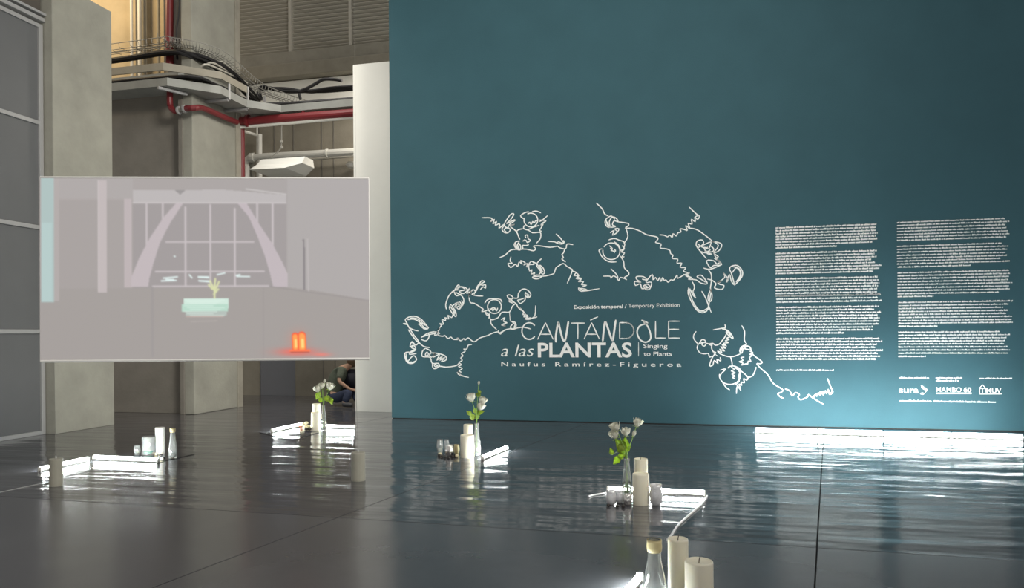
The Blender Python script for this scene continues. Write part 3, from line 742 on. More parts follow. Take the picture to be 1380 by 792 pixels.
# group under the screen's right
candle(425.2, 577.5, 10.5, 543.5, 'taller back candle of the pair under the screen', wick=False)
candle(423.8, 580, 11.8, 555, 'shorter front candle of the pair under the screen', wick=False)
_, vp, vr, vh = vase(435, 580.5, 8.5, 546.5, 'slim glass vase of roses under the screen')
rose(vp, vh, (427.5, 524), 9.5, 'white rose leaning left in the vase under the screen', leaves=((428.5, 533, 11, -2.1),))
rose(vp, vh, (433.5, 519.5), 8.5, 'upright white rose in the middle of the vase under the screen')
rose(vp, vh, (437.2, 513.5), 6, 'small white rosebud topmost in the vase under the screen', bud=True)
rose(vp, vh, (445, 520.5), 10.5, 'white rose leaning right in the vase under the screen', leaves=((442, 537, 12, -.2), (446, 540, 10, -1.2), (432, 538, 9, 2.0)))
for k, (u, v, c, zz) in enumerate(((405, 575, 'orange', 0), (409, 574.5, 'pebble', .0), (411, 577.5, 'pebble', 0), (415, 577, 'pebble', 0), (417, 580, 'darkpebble', 0), (413, 580, 'darkpebble', 0), (419, 577, 'pebble', 0), (413, 575, 'pebble', .035), (408, 576, 'pebble', .03))):
    p = PZ(u, v); p.z = zz
    pebble(p, .034, c, {'orange': 'coral pebble beside the short tube under the screen', 'pebble': 'cream pebble in the cluster left of the candles under the screen', 'darkpebble': 'dark pebble in front of the candles under the screen'}[c], {'orange': None, 'pebble': 'cream pebbles under the screen', 'darkpebble': 'dark pebbles under the screen'}[c])
# middle group
candle(631, 614, 13, 571.5, 'taller back candle of the middle pair by the roses', wick=False)
candle(629.2, 617.5, 18.5, 585.5, 'broad front candle of the middle pair by the roses', wick=False)
_, vp, vr, vh = vase(642.5, 614, 10.5, 571.5, 'slim glass vase of roses in the middle group')
rose(vp, vh, (634.5, 535.5), 12.5, 'large white rose leaning left in the middle vase', leaves=((632, 556, 9, 2.4), (636.5, 561, 11, 1.9)))
rose(vp, vh, (650.5, 539.5), 11, 'white rose leaning right in the middle vase', leaves=((647, 555, 11, .3), (643, 560, 10, 1.5)))
rose(vp, vh, (648, 547.5), 11, 'lower white rose in the middle vase', leaves=((640, 553, 8, 1.8),))
rose(vp, vh, (645.2, 516), 5, 'tiny pale rosebud standing highest in the middle vase', bud=True, leaves=((645, 531, 9, 1.2), (646, 527, 6, 2.4)))
cup(592.5, 611, 9, 592.5, 'taller faceted glass cup at the left of the middle group', 'glass')
cup(601.5, 609, 7, 592.5, 'narrow glass cup behind the golden votive in the middle group')
cup(605.5, 615, 11, 600, 'golden mercury glass votive in the middle group', 'silver')
cup(615, 612, 8, 599.5, 'small cream glass votive beside the broad middle candle', 'tape')
for k, (u, v) in enumerate(((596, 616), (600, 617.5), (605, 618), (610, 616.5), (613, 614.5), (592, 614.5))):
    pebble(PZ(u, v), .020, 'darkpebble', 'dark pebble in front of the votives in the middle group', 'dark pebbles in the middle group')
for k, (u, v) in enumerate(((593, 613.5), (616, 616), (608, 613))):
    pebble(PZ(u, v), .024, 'pebble', 'cream pebble among the votives in the middle group', 'cream pebbles in the middle group')
# right group
candle(865.5, 676, 18.5, 617.5, 'tall back candle of the right pair with dark wick')
candle(865.8, 682, 22.5, 637.5, 'broad front candle of the right pair', wick=False)
_, vp, vr, vh = vase(846, 676, 14.5, 620, 'clear glass vase of roses in the right group', neck=.5)
rose(vp, vh, (829, 575), 13.5, 'white rose at the upper left of the right vase')
rose(vp, vh, (827.5, 585), 13, 'open white rose drooping at the left of the right vase', leaves=((824, 608, 10, 1.9), (831, 620, 14, -2.3), (838, 614, 12, .4)))
rose(vp, vh, (843, 581.5), 12.5, 'white rose in the centre of the right vase', leaves=((836, 599, 20, 2.2), (842, 600, 22, 1.5), (838, 606, 18, -1.2)))
rose(vp, vh, (859.5, 569), 12.5, 'tallest white rose on a long stem in the right vase')
rose(vp, vh, (854.5, 584), 9, 'small white rose low on the right of the right vase', bud=True)
cup(886, 683, 18, 654, 'round silvered glass cup right of the stacked grey candles', 'votive')
cup(824.5, 681, 14, 662, 'glass cup at the left of the right group', 'votive')
cup(836, 679, 12, 664, 'glass cup in the middle left of the right group', 'votive')
cup(847, 682, 12, 667, 'silver votive in front of the right vase', 'silver')
for u, v in ((820, 682.5), (832, 683.5), (840, 684)):
    pebble(PZ(u, v), .017, 'darkpebble', 'dark pebble in front of the glass cups of the right group', 'dark pebbles in the right group')
# foreground group
candle(911.2, 0, 27.5, 725, 'tall ivory candle in the foreground', d=3.62)
candle(941, 0, 38.5, 755, 'wide short ivory candle in the foreground', d=3.46)
p = PD(886.5, 0, 3.55)
vv = CY - .0075 * (886.5 - CX) + F * H / 3.55
vase(886.5, vv, 40, 735, 'clear foreground bottle with cream wrapped rim', name='glass_bottle', neck=.40, wrap=True)

# ------------------------------------------------------------------ wall graphics
WYY = DW - 0.0015
def ribbon(P2, wpx, off_=0.0):
    """P2: photo points; returns a bmesh strip lying on the teal wall"""
    pts = [PY(u, v, DW) for u, v in P2]
    bm = bmesh.new(); L_, R_ = [], []
    n = len(pts)
    for i, p in enumerate(pts):
        a = pts[min(i + 1, n - 1)] - pts[max(i - 1, 0)]
        if a.length < 1e-6: a = Vector((1, 0, 0))
        s = Vector((-a.z, 0, a.x)).normalized()
        hw = wpx / 2 * depth(p) / F
        if i in (0, n - 1): hw *= .6
        y = WYY - .002 - off_
        L_.append((bm.verts.new((p.x + s.x * hw, y, p.z + s.z * hw)))); R_.append(bm.verts.new((p.x - s.x * hw, y, p.z - s.z * hw)))
    for i in range(n - 1):
        try: bm.faces.new((L_[i], L_[i + 1], R_[i + 1], R_[i]))
        except ValueError: pass
    for e in bmesh.ops.extrude_face_region(bm, geom=bm.faces[:])['geom']:
        if isinstance(e, bmesh.types.BMVert): e.co.y = WYY + .001
    return bm
def strokes(root, ox, oy, sc_, lists, wpx, name='brush_stroke'):
    for k, l in enumerate(lists):
        P = [(ox + x / sc_, oy + y / sc_) for x, y in l]
        if len(P) > 2: P = [(p.x, p.y) for p in crom([(a, b_, 0) for a, b_ in P], 3)]
        obj(name, ribbon(P, wpx, .00003 * k), M['vinyl'], root)
def circ(cx, cy, rx, ry, a0, a1, n=16):
    return [(cx + rx * math.cos(math.radians(a0 + (a1 - a0) * i / n)), cy + ry * math.sin(math.radians(a0 + (a1 - a0) * i / n))) for i in range(n + 1)]
D1 = [
 [(65,375),(95,380),(80,350),(110,330),(150,328),(190,350),(220,385),(235,405)],
 [(95,350),(135,345),(175,365),(205,400),(230,410)], [(165,380),(200,375),(235,405),(205,410),(170,375)],[(110,338),(150,340),(185,360),(210,388)],
 [(65,375),(90,378),(105,400),(120,425),(140,455),(160,480),(180,510),(210,530),(245,535)], [(105,400),(130,415),(168,425)],
 [(100,415),(130,460),(155,490),(170,500)],
 [(170,500),(150,520),(125,495),(112,530),(135,520),(150,545),(120,560),(108,580),(155,575)],[(120,500),(145,515),(120,535),(150,550),(115,570)],
 [(110,565),(80,570),(78,600),(95,635),(130,640),(155,615),(140,590),(120,600),(100,625)], [(85,575),(92,620),(120,638),(145,625)],[(80,590),(100,630),(125,630)],
 [(185,480),(220,490),(240,460),(230,440),(185,470)], [(230,440),(270,430),(310,440),(275,455),(290,430),(300,455)],[(185,467),(235,450),(285,440)],
 [(300,430),(310,405),(295,420),(320,390),(310,375),(335,380),(325,350),(350,355),(345,335),(370,345),(365,320),(390,335),(400,310)],
 [(385,245),(375,270),(390,300),(410,325),(420,325),(415,290),(395,260),(430,235),(445,260),(425,240),(410,270),(440,230),(455,255),(440,280),(425,265),(465,250),(455,220)],
 [(380,260),(400,290),(408,318)],[(388,250),(405,280),(414,310)],
 [(355,280),(350,250),(360,215),(375,185),(405,155),(440,150)], [(405,160),(420,190),(450,185),(470,215),(465,250),(440,275)],
 [(405,160),(430,120),(440,125),(420,150),(450,130),(480,150),(440,160),(470,175),(510,140),(490,175),(520,160),(500,195),(530,150),(550,165),(525,180),(560,190),(600,192)],
 [(440,128),(480,135),(500,155)],[(415,165),(440,180),(455,178)],
 [(540,180),(560,130),(575,110),(590,90),(610,95),(595,105),(570,120)], [(550,165),(575,120),(600,120),(615,115),(615,140),(600,130),(580,150)],
 [(505,200),(515,235),(540,240),(580,265),(600,280),(590,295),(620,290),(640,275)],
 circ(675,262,46,46,-160,210), [(610,240),(630,215),(670,210),(715,215),(725,235)], [(640,292),(655,275),(665,290),(675,275),(690,290),(697,270)],[(645,285),(670,268),(690,285)],
 [(610,290),(625,320),(640,310),(645,340),(660,350),(700,335),(725,300),(775,298),(795,260),(820,240)], [(650,350),(655,380),(690,415)],[(620,300),(640,325),(635,340)],
 [(820,240),(780,220),(760,190),(780,185),(800,205),(770,225),(800,240)], [(760,200),(785,215),(810,235)],
 [(800,205),(830,205),(835,175),(855,150),(880,145),(905,160),(918,185),(900,205),(880,185),(885,165)],
 [(880,195),(880,215),(860,235),(845,240),(830,220),(850,215),(875,205)],[(885,175),(905,185),(890,195),(912,195)],
 [(820,240),(835,270),(860,290),(840,265),(880,310),(870,330),(900,330),(880,345),(915,345),(945,320),(950,255)], [(845,275),(870,300),(865,315),(895,320),(890,340),(920,335)],[(900,345),(945,335),(960,330)],
 [(775,298),(780,355)], [(780,360),(810,365),(820,390),(800,410),(780,400),(800,375)],[(790,362),(812,380),(805,402)],
 [(720,350),(745,335),(735,360),(760,370),(730,380),(750,390),(720,385)],
 [(300,455),(330,460),(345,455),(365,475),(385,465),(400,480),(440,480),(425,470),(450,490),(470,475),(480,485),(500,470),(525,490),(545,495),(580,470),(630,455),(660,440),(700,430),(715,445),(740,420),(780,410),(800,415),(825,405),(870,400),(920,412)],
 [(700,420),(705,440),(725,430),(755,415)],
 [(525,515),(500,520),(490,545),(470,545),(480,560),(455,575),(465,590),(450,605),(460,620),(440,635),(455,650),(435,660),(460,675),(440,690),(455,700)],
 [(425,700),(450,720),(505,735)], [(430,710),(455,725),(430,695),(445,712)],
 [(440,635),(430,650),(400,660),(350,665),(310,660),(285,675),(265,670),(265,640),(300,660)],[(270,650),(285,665),(300,650)],
 [(215,540),(195,560),(195,595),(245,600),(260,640),(300,640),(310,660)], [(215,540),(245,555),(250,575),(215,590),(225,565),(255,600),(280,570),(265,600),(310,580),(290,620),(330,590),(310,620),(345,600),(320,630),(355,615),(345,590),(300,575),(250,570)],
]
D2 = [
 [(95,165),(150,165),(165,175),(155,190),(180,175),(170,205),(195,190),(185,215),(215,205),(210,235),(235,215),(250,210),(230,240),(245,262),(270,265),(285,245),(265,230),(245,245),(260,262)],
 [(245,205),(285,145),(310,140),(290,175),(260,205),(310,180),(315,185),(275,215),(315,210),(280,220)], [(240,210),(265,235),(275,220)],[(285,225),(325,255),(345,300),(350,310)],
 [(325,260),(340,245),(370,238)],
 circ(423,180,46,46,-120,200), [(375,170),(365,165),(355,150),(385,130),(410,125)], [(430,125),(460,120),(490,133)], [(380,215),(375,235),(400,245),(435,230),(480,215)], [(405,205),(415,195),(425,210),(435,190),(445,200),(455,185),(470,185)],
 [(480,190),(500,180),(535,150)], [(480,180),(525,185),(500,200),(490,215),(505,205),(490,235),(480,250),(495,255)],
 [(375,240),(410,250),(435,265),(480,262),(490,275),(485,305),(460,335)],
 [(350,320),(325,325),(312,345),(325,370),(350,380),(355,355),(340,335),(330,360),(350,375),(370,370),(365,350),(390,350),(410,345)], [(320,330),(325,360),(345,372)],[(345,325),(335,345),(342,368)],
 [(390,300),(385,285),(400,280),(405,305),(420,315),(400,330),(390,315),(370,320),(385,310)],
 [(215,430),(250,415),(290,380),(340,375),(395,375),(440,385),(455,370),(440,355),(480,352),(550,362),(600,355),(615,365),(655,372),(665,340),(705,345)],
 [(535,322),(580,325),(600,335),(605,325),(640,335),(620,300),(590,272)], [(600,335),(630,340),(645,330),(640,315)],
 [(650,372),(640,400),(630,410),(640,430),(630,440),(655,460)],
 [(290,425),(285,455),(300,470),(270,470),(285,495),(300,490),(320,475),(335,490),(345,460),(365,475),(355,450),(385,465),(375,480),(400,470),(395,495),(425,455),(445,475),(410,480),(415,520),(430,510),(425,540),(450,530),(440,550),(470,545)],
 [(495,437),(475,455),(460,480),(480,510),(500,540),(515,530),(505,500),(480,480),(500,520)], [(430,455),(465,475),(490,520),(475,545)],[(475,490),(495,520),(508,528)],
 [(440,570),(435,560),(475,555),(520,553),(570,540),(580,530),(590,500),(610,485),(640,470),(665,490),(700,510),(695,520)],[(440,570),(470,572),(500,555)],
 [(700,510),(690,545),(665,603)],
 [(700,520),(725,530),(710,550),(745,550),(725,570),(760,575),(740,590),(775,590),(760,610),(795,615),(765,625)],[(715,525),(740,545),(730,560),(765,570)],
 [(740,630),(760,655),(880,637)], [(745,635),(785,640),(800,650)],[(745,630),(770,650),(800,645)],
]
D3 = [
 [(62,62),(100,98),(115,130),(140,145)],
 [(150,145),(120,170),(125,205),(150,215),(145,180),(165,150),(190,160),(200,180),(175,175),(165,200),(185,210),(150,215),(140,200),(130,180)],[(125,170),(133,200),(145,208)],[(140,150),(160,145),(180,165)],
 [(190,180),(260,190),(265,205),(245,220),(290,222),(340,240),(380,262),(440,275),(450,290),(435,310),(470,320),(465,345),(500,350),(525,360),(530,380),(545,390),(540,410),(575,415),(570,440),(600,440),(590,465),(625,470),(610,490),(640,500)],
 [(150,250),(175,235),(165,265),(195,245),(180,225),(205,225),(195,250)],
 [(250,222),(262,270),(245,305),(235,315)],
 [(140,295),(175,285),(205,295),(240,310),(235,350),(215,360)], circ(158,365,54,52,-150,190), [(145,330),(165,350),(155,360),(185,365),(175,350)],[(150,345),(180,375)],
 [(100,350),(80,360),(100,400),(140,430),(190,432)], [(225,330),(240,350),(220,370),(240,375),(225,400),(240,400)],[(175,305),(205,330),(215,365)],
 [(215,395),(235,430),(240,470),(265,495),(265,515),(240,530),(255,545)],
 [(105,522),(150,522),(155,535),(170,520),(190,530),(205,550),(215,530),(250,540)], [(155,475),(190,510),(200,535)],
 [(460,262),(490,265),(510,275),(525,265),(540,278),(545,255),(565,270),(575,250),(595,245),(590,225),(620,230),(635,235),(625,205),(650,220),(640,190),(665,195),(660,165),(685,180),(680,150)],
 [(645,87),(690,130),(710,145),(700,165),(685,150),(705,140)], [(640,220),(690,228),(740,260),(790,300)],
 [(755,412),(700,345),(690,320),(700,300),(730,295),(735,320),(700,345)], [(730,330),(790,305),(850,320),(835,360),(800,375),(830,330),(790,305),(770,350),(740,340),(760,380),(790,385),(745,365),(790,370),(800,350),(780,330)],
 [(700,320),(740,345),(765,340)],[(715,365),(750,375),(780,355)],
 [(800,380),(830,400),(805,410),(840,430),(820,445),(800,425),(755,425),(780,470),(800,455),(850,450),(825,420),(805,390)], [(735,470),(780,478),(850,450)],
 [(765,480),(785,510),(785,560),(780,600),(790,640),(785,675),(770,680),(765,650),(785,600),(770,700),(755,745)],
 [(645,590),(640,630),(665,690),(700,740),(740,750),(770,720),(720,740),(680,700),(655,640),(650,600),(670,640),(690,660)], [(725,615),(750,660),(785,750)],[(675,690),(705,735),(745,742)],
 [(665,555),(680,590),(670,620),(685,650)],
 [(600,520),(650,500),(625,520),(660,530),(640,540),(690,545),(720,565),(760,570),(745,540),(720,515),(695,525),(720,540),(750,560)],[(610,510),(640,520),(670,540)],
 [(610,515),(575,535),(570,515),(550,545),(530,545),(515,560),(500,545),(490,550),(480,530),(470,555),(460,530),(450,550),(435,530),(420,545),(415,510),(375,560),(410,560),(400,600),(375,605),(360,580),(385,590),(350,600),(340,570),(310,580),(305,555),(345,560),(320,545),(315,525),(360,525),(380,545),(350,540)],
 [(380,570),(400,585),(378,598)],[(365,575),(395,572)],
 [(760,540),(790,548),(815,570),(805,595),(850,605),(865,580),(830,570),(850,550),(820,565),(870,530),(860,500),(890,540),(880,560),(900,510),(910,550),(930,575),(910,500),(900,480),(910,460),(950,455),(980,490),(975,530),(930,580)],
 [(900,480),(915,500),(940,470),(965,490),(965,520),(940,560)], [(920,462),(960,475),(972,515),(950,555)],
]
D4 = [
 [(103,148),(85,175),(85,205),(110,238),(125,245)], [(120,245),(110,275),(130,310),(165,320),(195,318),(205,345),(225,335)],
 [(125,240),(150,210),(175,225),(145,245),(165,262),(185,240),(215,255),(225,245),(220,270),(230,300),(255,310)], [(200,245),(230,240),(250,255),(280,245),(300,220),(320,195),(335,165)],[(125,245),(155,232),(180,238)],
 [(230,138),(300,125),(325,120),(322,95)], [(300,130),(340,140),(370,170),(385,205),(350,180),(330,150),(375,180)],[(320,125),(350,160),(365,185)],
 [(365,190),(335,200),(355,210),(325,220),(350,235),(310,240),(335,260),(300,250),(330,280),(290,265),(320,300),(280,285),(300,310),(265,300),(290,325)],
 [(255,310),(225,350),(205,410),(230,405),(240,370),(270,395),(260,360),(290,375),(285,345)], [(230,310),(270,340)],
 [(290,322),(340,340),(390,340),(440,320)], [(365,342),(375,380),(378,410)],
 circ(360,485,80,68,-120,190,22)[4:], [(345,430),(360,415),(400,415),(440,440),(430,480),(430,530),(400,550)], [(285,445),(330,435),(295,470),(280,500)], [(300,530),(330,575),(360,595)],
 [(370,420),(395,440),(370,450),(400,465),(375,475),(400,490),(380,500),(400,510)],
 [(395,415),(450,455),(495,495),(490,520),(465,510),(470,540),(445,535),(450,560),(430,550),(440,590),(415,570),(410,625)], [(400,540),(430,580),(445,600)],
 [(495,500),(530,490),(550,455),(560,420)], [(450,103),(472,150),(470,215),(490,245)],
 [(490,250),(450,265),(435,300),(450,315),(460,290),(480,270),(510,265),(520,290),(490,285),(455,280),(445,300)],[(500,258),(460,268),(442,295)],[(495,262),(455,285)],
 [(470,345),(445,350),(460,370),(430,380),(460,390),(450,405),(485,395),(495,400),(500,375),(520,380),(510,350),(530,330),(510,325),(535,310),(510,300)],
 [(510,265),(525,300),(540,330),(605,380),(590,395),(565,395),(600,435),(650,480),(690,545),(760,590),(755,610),(725,625),(740,645),(770,660)],
 [(780,588),(815,600),(835,640),(860,615),(890,630),(880,650),(900,670),(950,650),(960,630),(990,655),(1005,640),(1000,660),(1075,705)],
 [(1000,640),(1030,620),(1020,645),(1050,610),(1045,640),(1070,605),(1070,635),(1090,600),(1095,625),(1110,590),(1120,630),(1145,610),(1130,575),(1105,508)],[(1115,600),(1130,625),(1140,605)],
]
for (ox, oy, s_, DD, lab) in ((530, 360, 4.95, D1, 'white line drawing of looping tendrils lowest at the left of the title'),
                              (630, 260, 4.95, D2, 'white line drawing of sprouting figures above the title, left of centre'),
                              (790, 260, 4.659, D3, 'largest white line drawing with a long wavy stem above the title'),
                              (920, 420, 5.659, D4, 'white line drawing with trailing stem below the left text column')):
    xs_ = [ox + p[0] / s_ for l in DD for p in l]; ys_ = [oy + p[1] / s_ for l in DD for p in l]
    rt = empty('wall_drawing', PY(sum(xs_) / len(xs_), max(ys_), WYY), lab, 'wall drawing')
    strokes(rt, ox, oy, s_, DD, 1.45)

# title
ttl = empty('exhibition_title', PY(795, 482, WYY), 'large white lettering CANTÁNDOLE a las PLANTAS on the teal wall', 'lettering')
TO = (660, 395, 5.111)
def stroke_letter(lists, wpx, smooth=False, name='letter'):
    bmj = bmesh.new()
    for k, l in enumerate(lists):
        P = [(TO[0] + x / TO[2], TO[1] + y / TO[2]) for x, y in l]
        if smooth: P = [(p.x, p.y) for p in crom([(a, b_, 0) for a, b_ in P], 4)]
        segs = [P] if smooth else [[P[i], P[i + 1]] for i in range(len(P) - 1)]
        for s in segs:
            if len(s) == 2:   # square ends, slightly extended
                (x0_, y0_), (x1_, y1_) = s; l_ = math.hypot(x1_ - x0_, y1_ - y0_) or 1; e = wpx * .45 if len(P) > 2 else 0
                dx, dy = (x1_ - x0_) / l_ * e, (y1_ - y0_) / l_ * e
                s = [(x0_ - dx, y0_ - dy), ((x0_ + x1_) / 2, (y0_ + y1_) / 2), (x1_ + dx, y1_ + dy)]
            b2 = ribbon(s, wpx, .00003 * k); me_ = bpy.data.meshes.new('t'); b2.to_mesh(me_); b2.free(); bmj.from_mesh(me_); bpy.data.meshes.remove(me_)
    return obj(name, bmj, M['vinyl'], ttl)
tw = 1.75
stroke_letter([circ(272, 260, 50, 57, -40, -320, 24)], tw, True)
stroke_letter([[(330, 318), (384, 202)], [(384, 202), (438, 318)], [(350, 282), (420, 282)]], tw)
stroke_letter([[(457, 338), (455, 300), (462, 250), (472, 200), (480, 230), (495, 290), (508, 325), (520, 320), (532, 260), (542, 192)]], 2.6, True)
stroke_letter([[(560, 205), (655, 205)], [(607, 205), (607, 316)]], tw)
stroke_letter([[(650, 316), (702, 202)], [(702, 202), (756, 316)], [(668, 282), (740, 282)], [(692, 185), (745, 162)]], tw)
stroke_letter([[(778, 332), (784, 270), (795, 198), (812, 235), (830, 290), (846, 325), (856, 270), (868, 182)]], 2.6, True)
stroke_letter([[(895, 200), (895, 314)], [(895, 202), (930, 202)], [(895, 312), (930, 312)], circ(935, 257, 58, 55, -90, 90, 14)], tw)
stroke_letter([[(1045, 185), (1088, 205), (1065, 212), (1030, 228), (1015, 270), (1035, 318), (1075, 337), (1108, 312), (1102, 260), (1080, 215), (1055, 192)]], 2.0, True)
stroke_letter([[(1142, 190), (1142, 308)], [(1142, 308), (1212, 308)]], tw)
stroke_letter([[(1232, 190), (1232, 310)], [(1232, 192), (1310, 192)], [(1232, 248), (1304, 248)], [(1232, 308), (1310, 308)]], tw)
def text(body, u0, u1, vtop, vbot, parent, bold=0.0, shear=0.0, spacing=1.0, name='lettering', shape=1.0):
    """text fitted between photo columns u0..u1 and rows vtop (cap top)..vbot (baseline)"""
    cu = bpy.data.curves.new('t', 'FONT'); cu.body = body; cu.size = 1.0; cu.offset = bold; cu.shear = shear; cu.space_character = spacing; cu.resolution_u = 3
    o = bpy.data.objects.new('t', cu); C.objects.link(o); bpy.context.view_layer.update()
    me_ = bpy.data.meshes.new_from_object(o.evaluated_get(bpy.context.evaluated_depsgraph_get()))
    bpy.data.objects.remove(o)
    xs_ = [v.co.x for v in me_.vertices]; x0_, x1_ = min(xs_), max(xs_)
    um = (u0 + u1) / 2
    a = PY(u0, vbot, DW); b2 = PY(u1, vbot, DW); zt_ = PY(um, vtop, DW).z; zb_ = PY(um, vbot, DW).z
    cap = 0.70 if shape == 1.0 else shape
    for v in me_.vertices:
        x = a.x + (v.co.x - x0_) / (x1_ - x0_) * (b2.x - a.x); z = zb_ + v.co.y / cap * (zt_ - zb_)
        v.co = Vector((x, WYY - .002, z))
    return obj(name, me_, M['vinyl'], parent)
X_ = lambda x: TO[0] + x / TO[2]
Y_ = lambda y: TO[1] + y / TO[2]
text('a las', X_(78), X_(305), Y_(352), Y_(434), ttl, shear=.25, name='words', bold=-.004)
text('PLANTAS', X_(332), X_(980), Y_(340), Y_(438), ttl, bold=.022, name='words')
stroke_letter([[(1025, 335), (1025, 434)]], 1.0, name='divider')
text('Singing', X_(1058), X_(1224), Y_(348), Y_(377), ttl, bold=.008, name='words')
text('to Plants', X_(1060), X_(1254), Y_(402), Y_(430), ttl, bold=.008, name='words')
text('N a u f u s   R a m í r e z - F i g u e r o a', X_(80), X_(1320), Y_(474), Y_(503), ttl, bold=.01, name='words')
text('Exposición temporal /', X_(580), X_(943), Y_(80), Y_(104), ttl, bold=.022, name='words')
text('Temporary Exhibition', X_(955), X_(1308), Y_(70), Y_(96), ttl, name='words')

# text columns: lines too small to read, set as rows of tiny marks
def text_line(bm, u0, v0, u1, v1, xh=2.1):
    """one printed line running from (u0, v0) to (u1, v1) in the photo"""
    a = PY(u0, v0, DW); b2 = PY(u1, v1, DW); z = (a.z + b2.z) / 2; d = depth(a); px_ = d / F
    x = a.x; y = WYY - .002; X1 = b2.x
    while x < X1 - .004:
        nl = random.choice((2, 3, 5, 6, 7, 8, 9, 10, 4))
        for k in range(nl):
            if x > X1: break
            wd_ = random.uniform(.65, 1.05) * px_; hh = xh * px_ * random.choice((.72, .78, .82, 1.15)); dz = -.35 * px_ if random.random() < .10 else 0
            q = [bm.verts.new((x, y, z - xh * px_ * .42 + dz)), bm.verts.new((x + wd_, y, z - xh * px_ * .42 + dz)), bm.verts.new((x + wd_, y, z - xh * px_ * .42 + hh)), bm.verts.new((x, y, z - xh * px_ * .42 + hh))]
            bm.faces.new(q); x += wd_ + .10 * px_
        x += .75 * px_
def para(root, lines, xh=2.1, name='paragraph'):
    bm = bmesh.new()
    for l in lines: text_line(bm, *l, xh=xh)
    o = obj(name, bm, M['vinyl'], root); o['kind'] = 'stuff'; return o
# left column, crop origins (1030,280) and (1030,390) at 6.6x
c1r = empty('wall_text', PY(1112, 498, WYY), 'left column of small white printed text on the teal wall', 'wall text')
def colL(oy, rows): return [(1030 + 101 / 6.6 + (oy > 385) * .8, oy + y0 / 6.6, 1030 + x1 / 6.6, oy + (y0 + (y1 - y0)) / 6.6) for y0, x1, y1 in rows]
A = [(180, 995, 145), (206, 988, 171), (232, 988, 198), (258, 1003, 223), (282, 990, 248), (306, 1002, 274), (332, 955, 302), (358, 640, 339)]
Bq = [(408, 997, 379), (434, 978, 407), (459, 992, 433), (483, 948, 459), (508, 980, 485), (535, 1037, 509), (560, 1027, 535), (584, 962, 563)]
Cq = [(634, 1005, 613), (660, 1015, 640), (686, 1024, 665), (710, 1006, 693), (736, 1002, 719), (762, 995, 745), (786, 1024, 769)]
C2 = [(58, 1027, 44), (85, 1004, 71), (112, 1042, 98)]
Dq = [(160, 1015, 148), (186, 975, 175), (212, 1037, 200), (237, 1006, 226), (262, 1022, 250), (287, 1020, 278), (312, 1014, 305), (338, 975, 332), (362, 958, 357), (388, 708, 385)]
Eq = [(438, 1015, 436), (463, 1048, 462), (489, 997, 489), (514, 990, 514), (541, 1054, 541), (567, 1006, 567), (592, 1024, 593), (615, 998, 620)]
para(c1r, colL(280, A)); para(c1r, colL(280, Bq)); para(c1r, colL(280, Cq) + colL(390, C2)); para(c1r, colL(390, Dq)); para(c1r, colL(390, Eq))
para(c1r, colL(390, [(715, 615, 718)]), 1.8, 'footnote')
# right column, origins (1200,280) 6.6x and (1200,390) 4.95x
c2r = empty('wall_text', PY(1284, 480, WYY), 'right column of small white printed text on the teal wall', 'wall text')
def colR(rows, x0_=58): return [(1200 + (x0_ + (y0 > 500) * 5) / 6.6, 280 + y0 / 6.6, 1200 + x1 / 6.6, 280 + y1 / 6.6) for y0, x1, y1 in rows]
def colS(rows, x0_=52): return [(1200 + x0_ / 4.95, 390 + y0 / 4.95, 1200 + x1 / 4.95, 390 + y1 / 4.95) for y0, x1, y1 in rows]
para(c2r, colR([(132, 1015, 93), (160, 1055, 117), (187, 1020, 147), (213, 1025, 174), (240, 1045, 202), (267, 1057, 226), (292, 1025, 257)]), 1.75)
para(c2r, colR([(344, 985, 313), (370, 1045, 339), (397, 1035, 365), (423, 1018, 396), (449, 1035, 422), (475, 978, 448), (500, 1055, 473), (527, 718, 511)]), 1.75)
para(c2r, colR([(580, 1053, 554), (607, 1062, 580), (633, 1045, 607), (660, 1048, 636), (686, 1080, 662), (713, 1048, 692), (740, 1054, 717), (766, 960, 747), (790, 380, 786)]), 1.75)
para(c2r, colS([(88, 812, 74), (108, 785, 96), (128, 750, 117), (148, 780, 138), (168, 768, 157), (188, 805, 177), (208, 805, 198), (227, 812, 216), (246, 310, 243)]), 1.75)
para(c2r, colS([(286, 727, 279), (305, 792, 300), (325, 770, 320), (345, 768, 339), (364, 752, 359), (384, 778, 380), (404, 795, 401), (425, 783, 422), (446, 232, 446)]), 1.75)
# logos and credit lines, origin (1200,495) 8.625x
SX = lambda x: 1200 + x / 8.625
SY = lambda y: 495 + y / 8.625
g1 = empty('sponsor_logo', PY(SX(265), SY(315), WYY), 'white sura logo with folded arrow mark', 'logo')
text('sura', SX(100), SX(328), SY(212), SY(295), g1, bold=.016, name='words', shape=.80)
def polyface(P2, parent, name='mark'):
    bm = bmesh.new()
    vs = [bm.verts.new((PY(SX(x), SY(y), DW).x, WYY - .002, PY(SX(x), SY(y), DW).z)) for x, y in P2]
    bm.faces.new(vs); return obj(name, bm, M['vinyl'], parent)
polyface([(352, 205), (385, 218), (395, 262), (362, 240)], g1); polyface([(392, 222), (435, 258), (400, 296), (405, 262)], g1); polyface([(345, 297), (372, 290), (400, 300), (378, 318), (345, 308)], g1)
para(g1, [(SX(100), SY(121), SX(262), SY(121)), (SX(275), SY(122), SX(443), SY(122))], 1.8, 'credit_line')
g2 = empty('sponsor_logo', PY(SX(740), SY(315), WYY), 'white underlined MAMBO 60 logo between two other logos', 'logo')
text('MAMBO', SX(532), SX(825), SY(228), SY(284), g2, bold=.004, name='words')
text('60', SX(850), SX(940), SY(232), SY(284), g2, bold=.03, name='words')
polyface([(532, 292), (942, 292), (942, 308), (532, 308)], g2, 'underline')
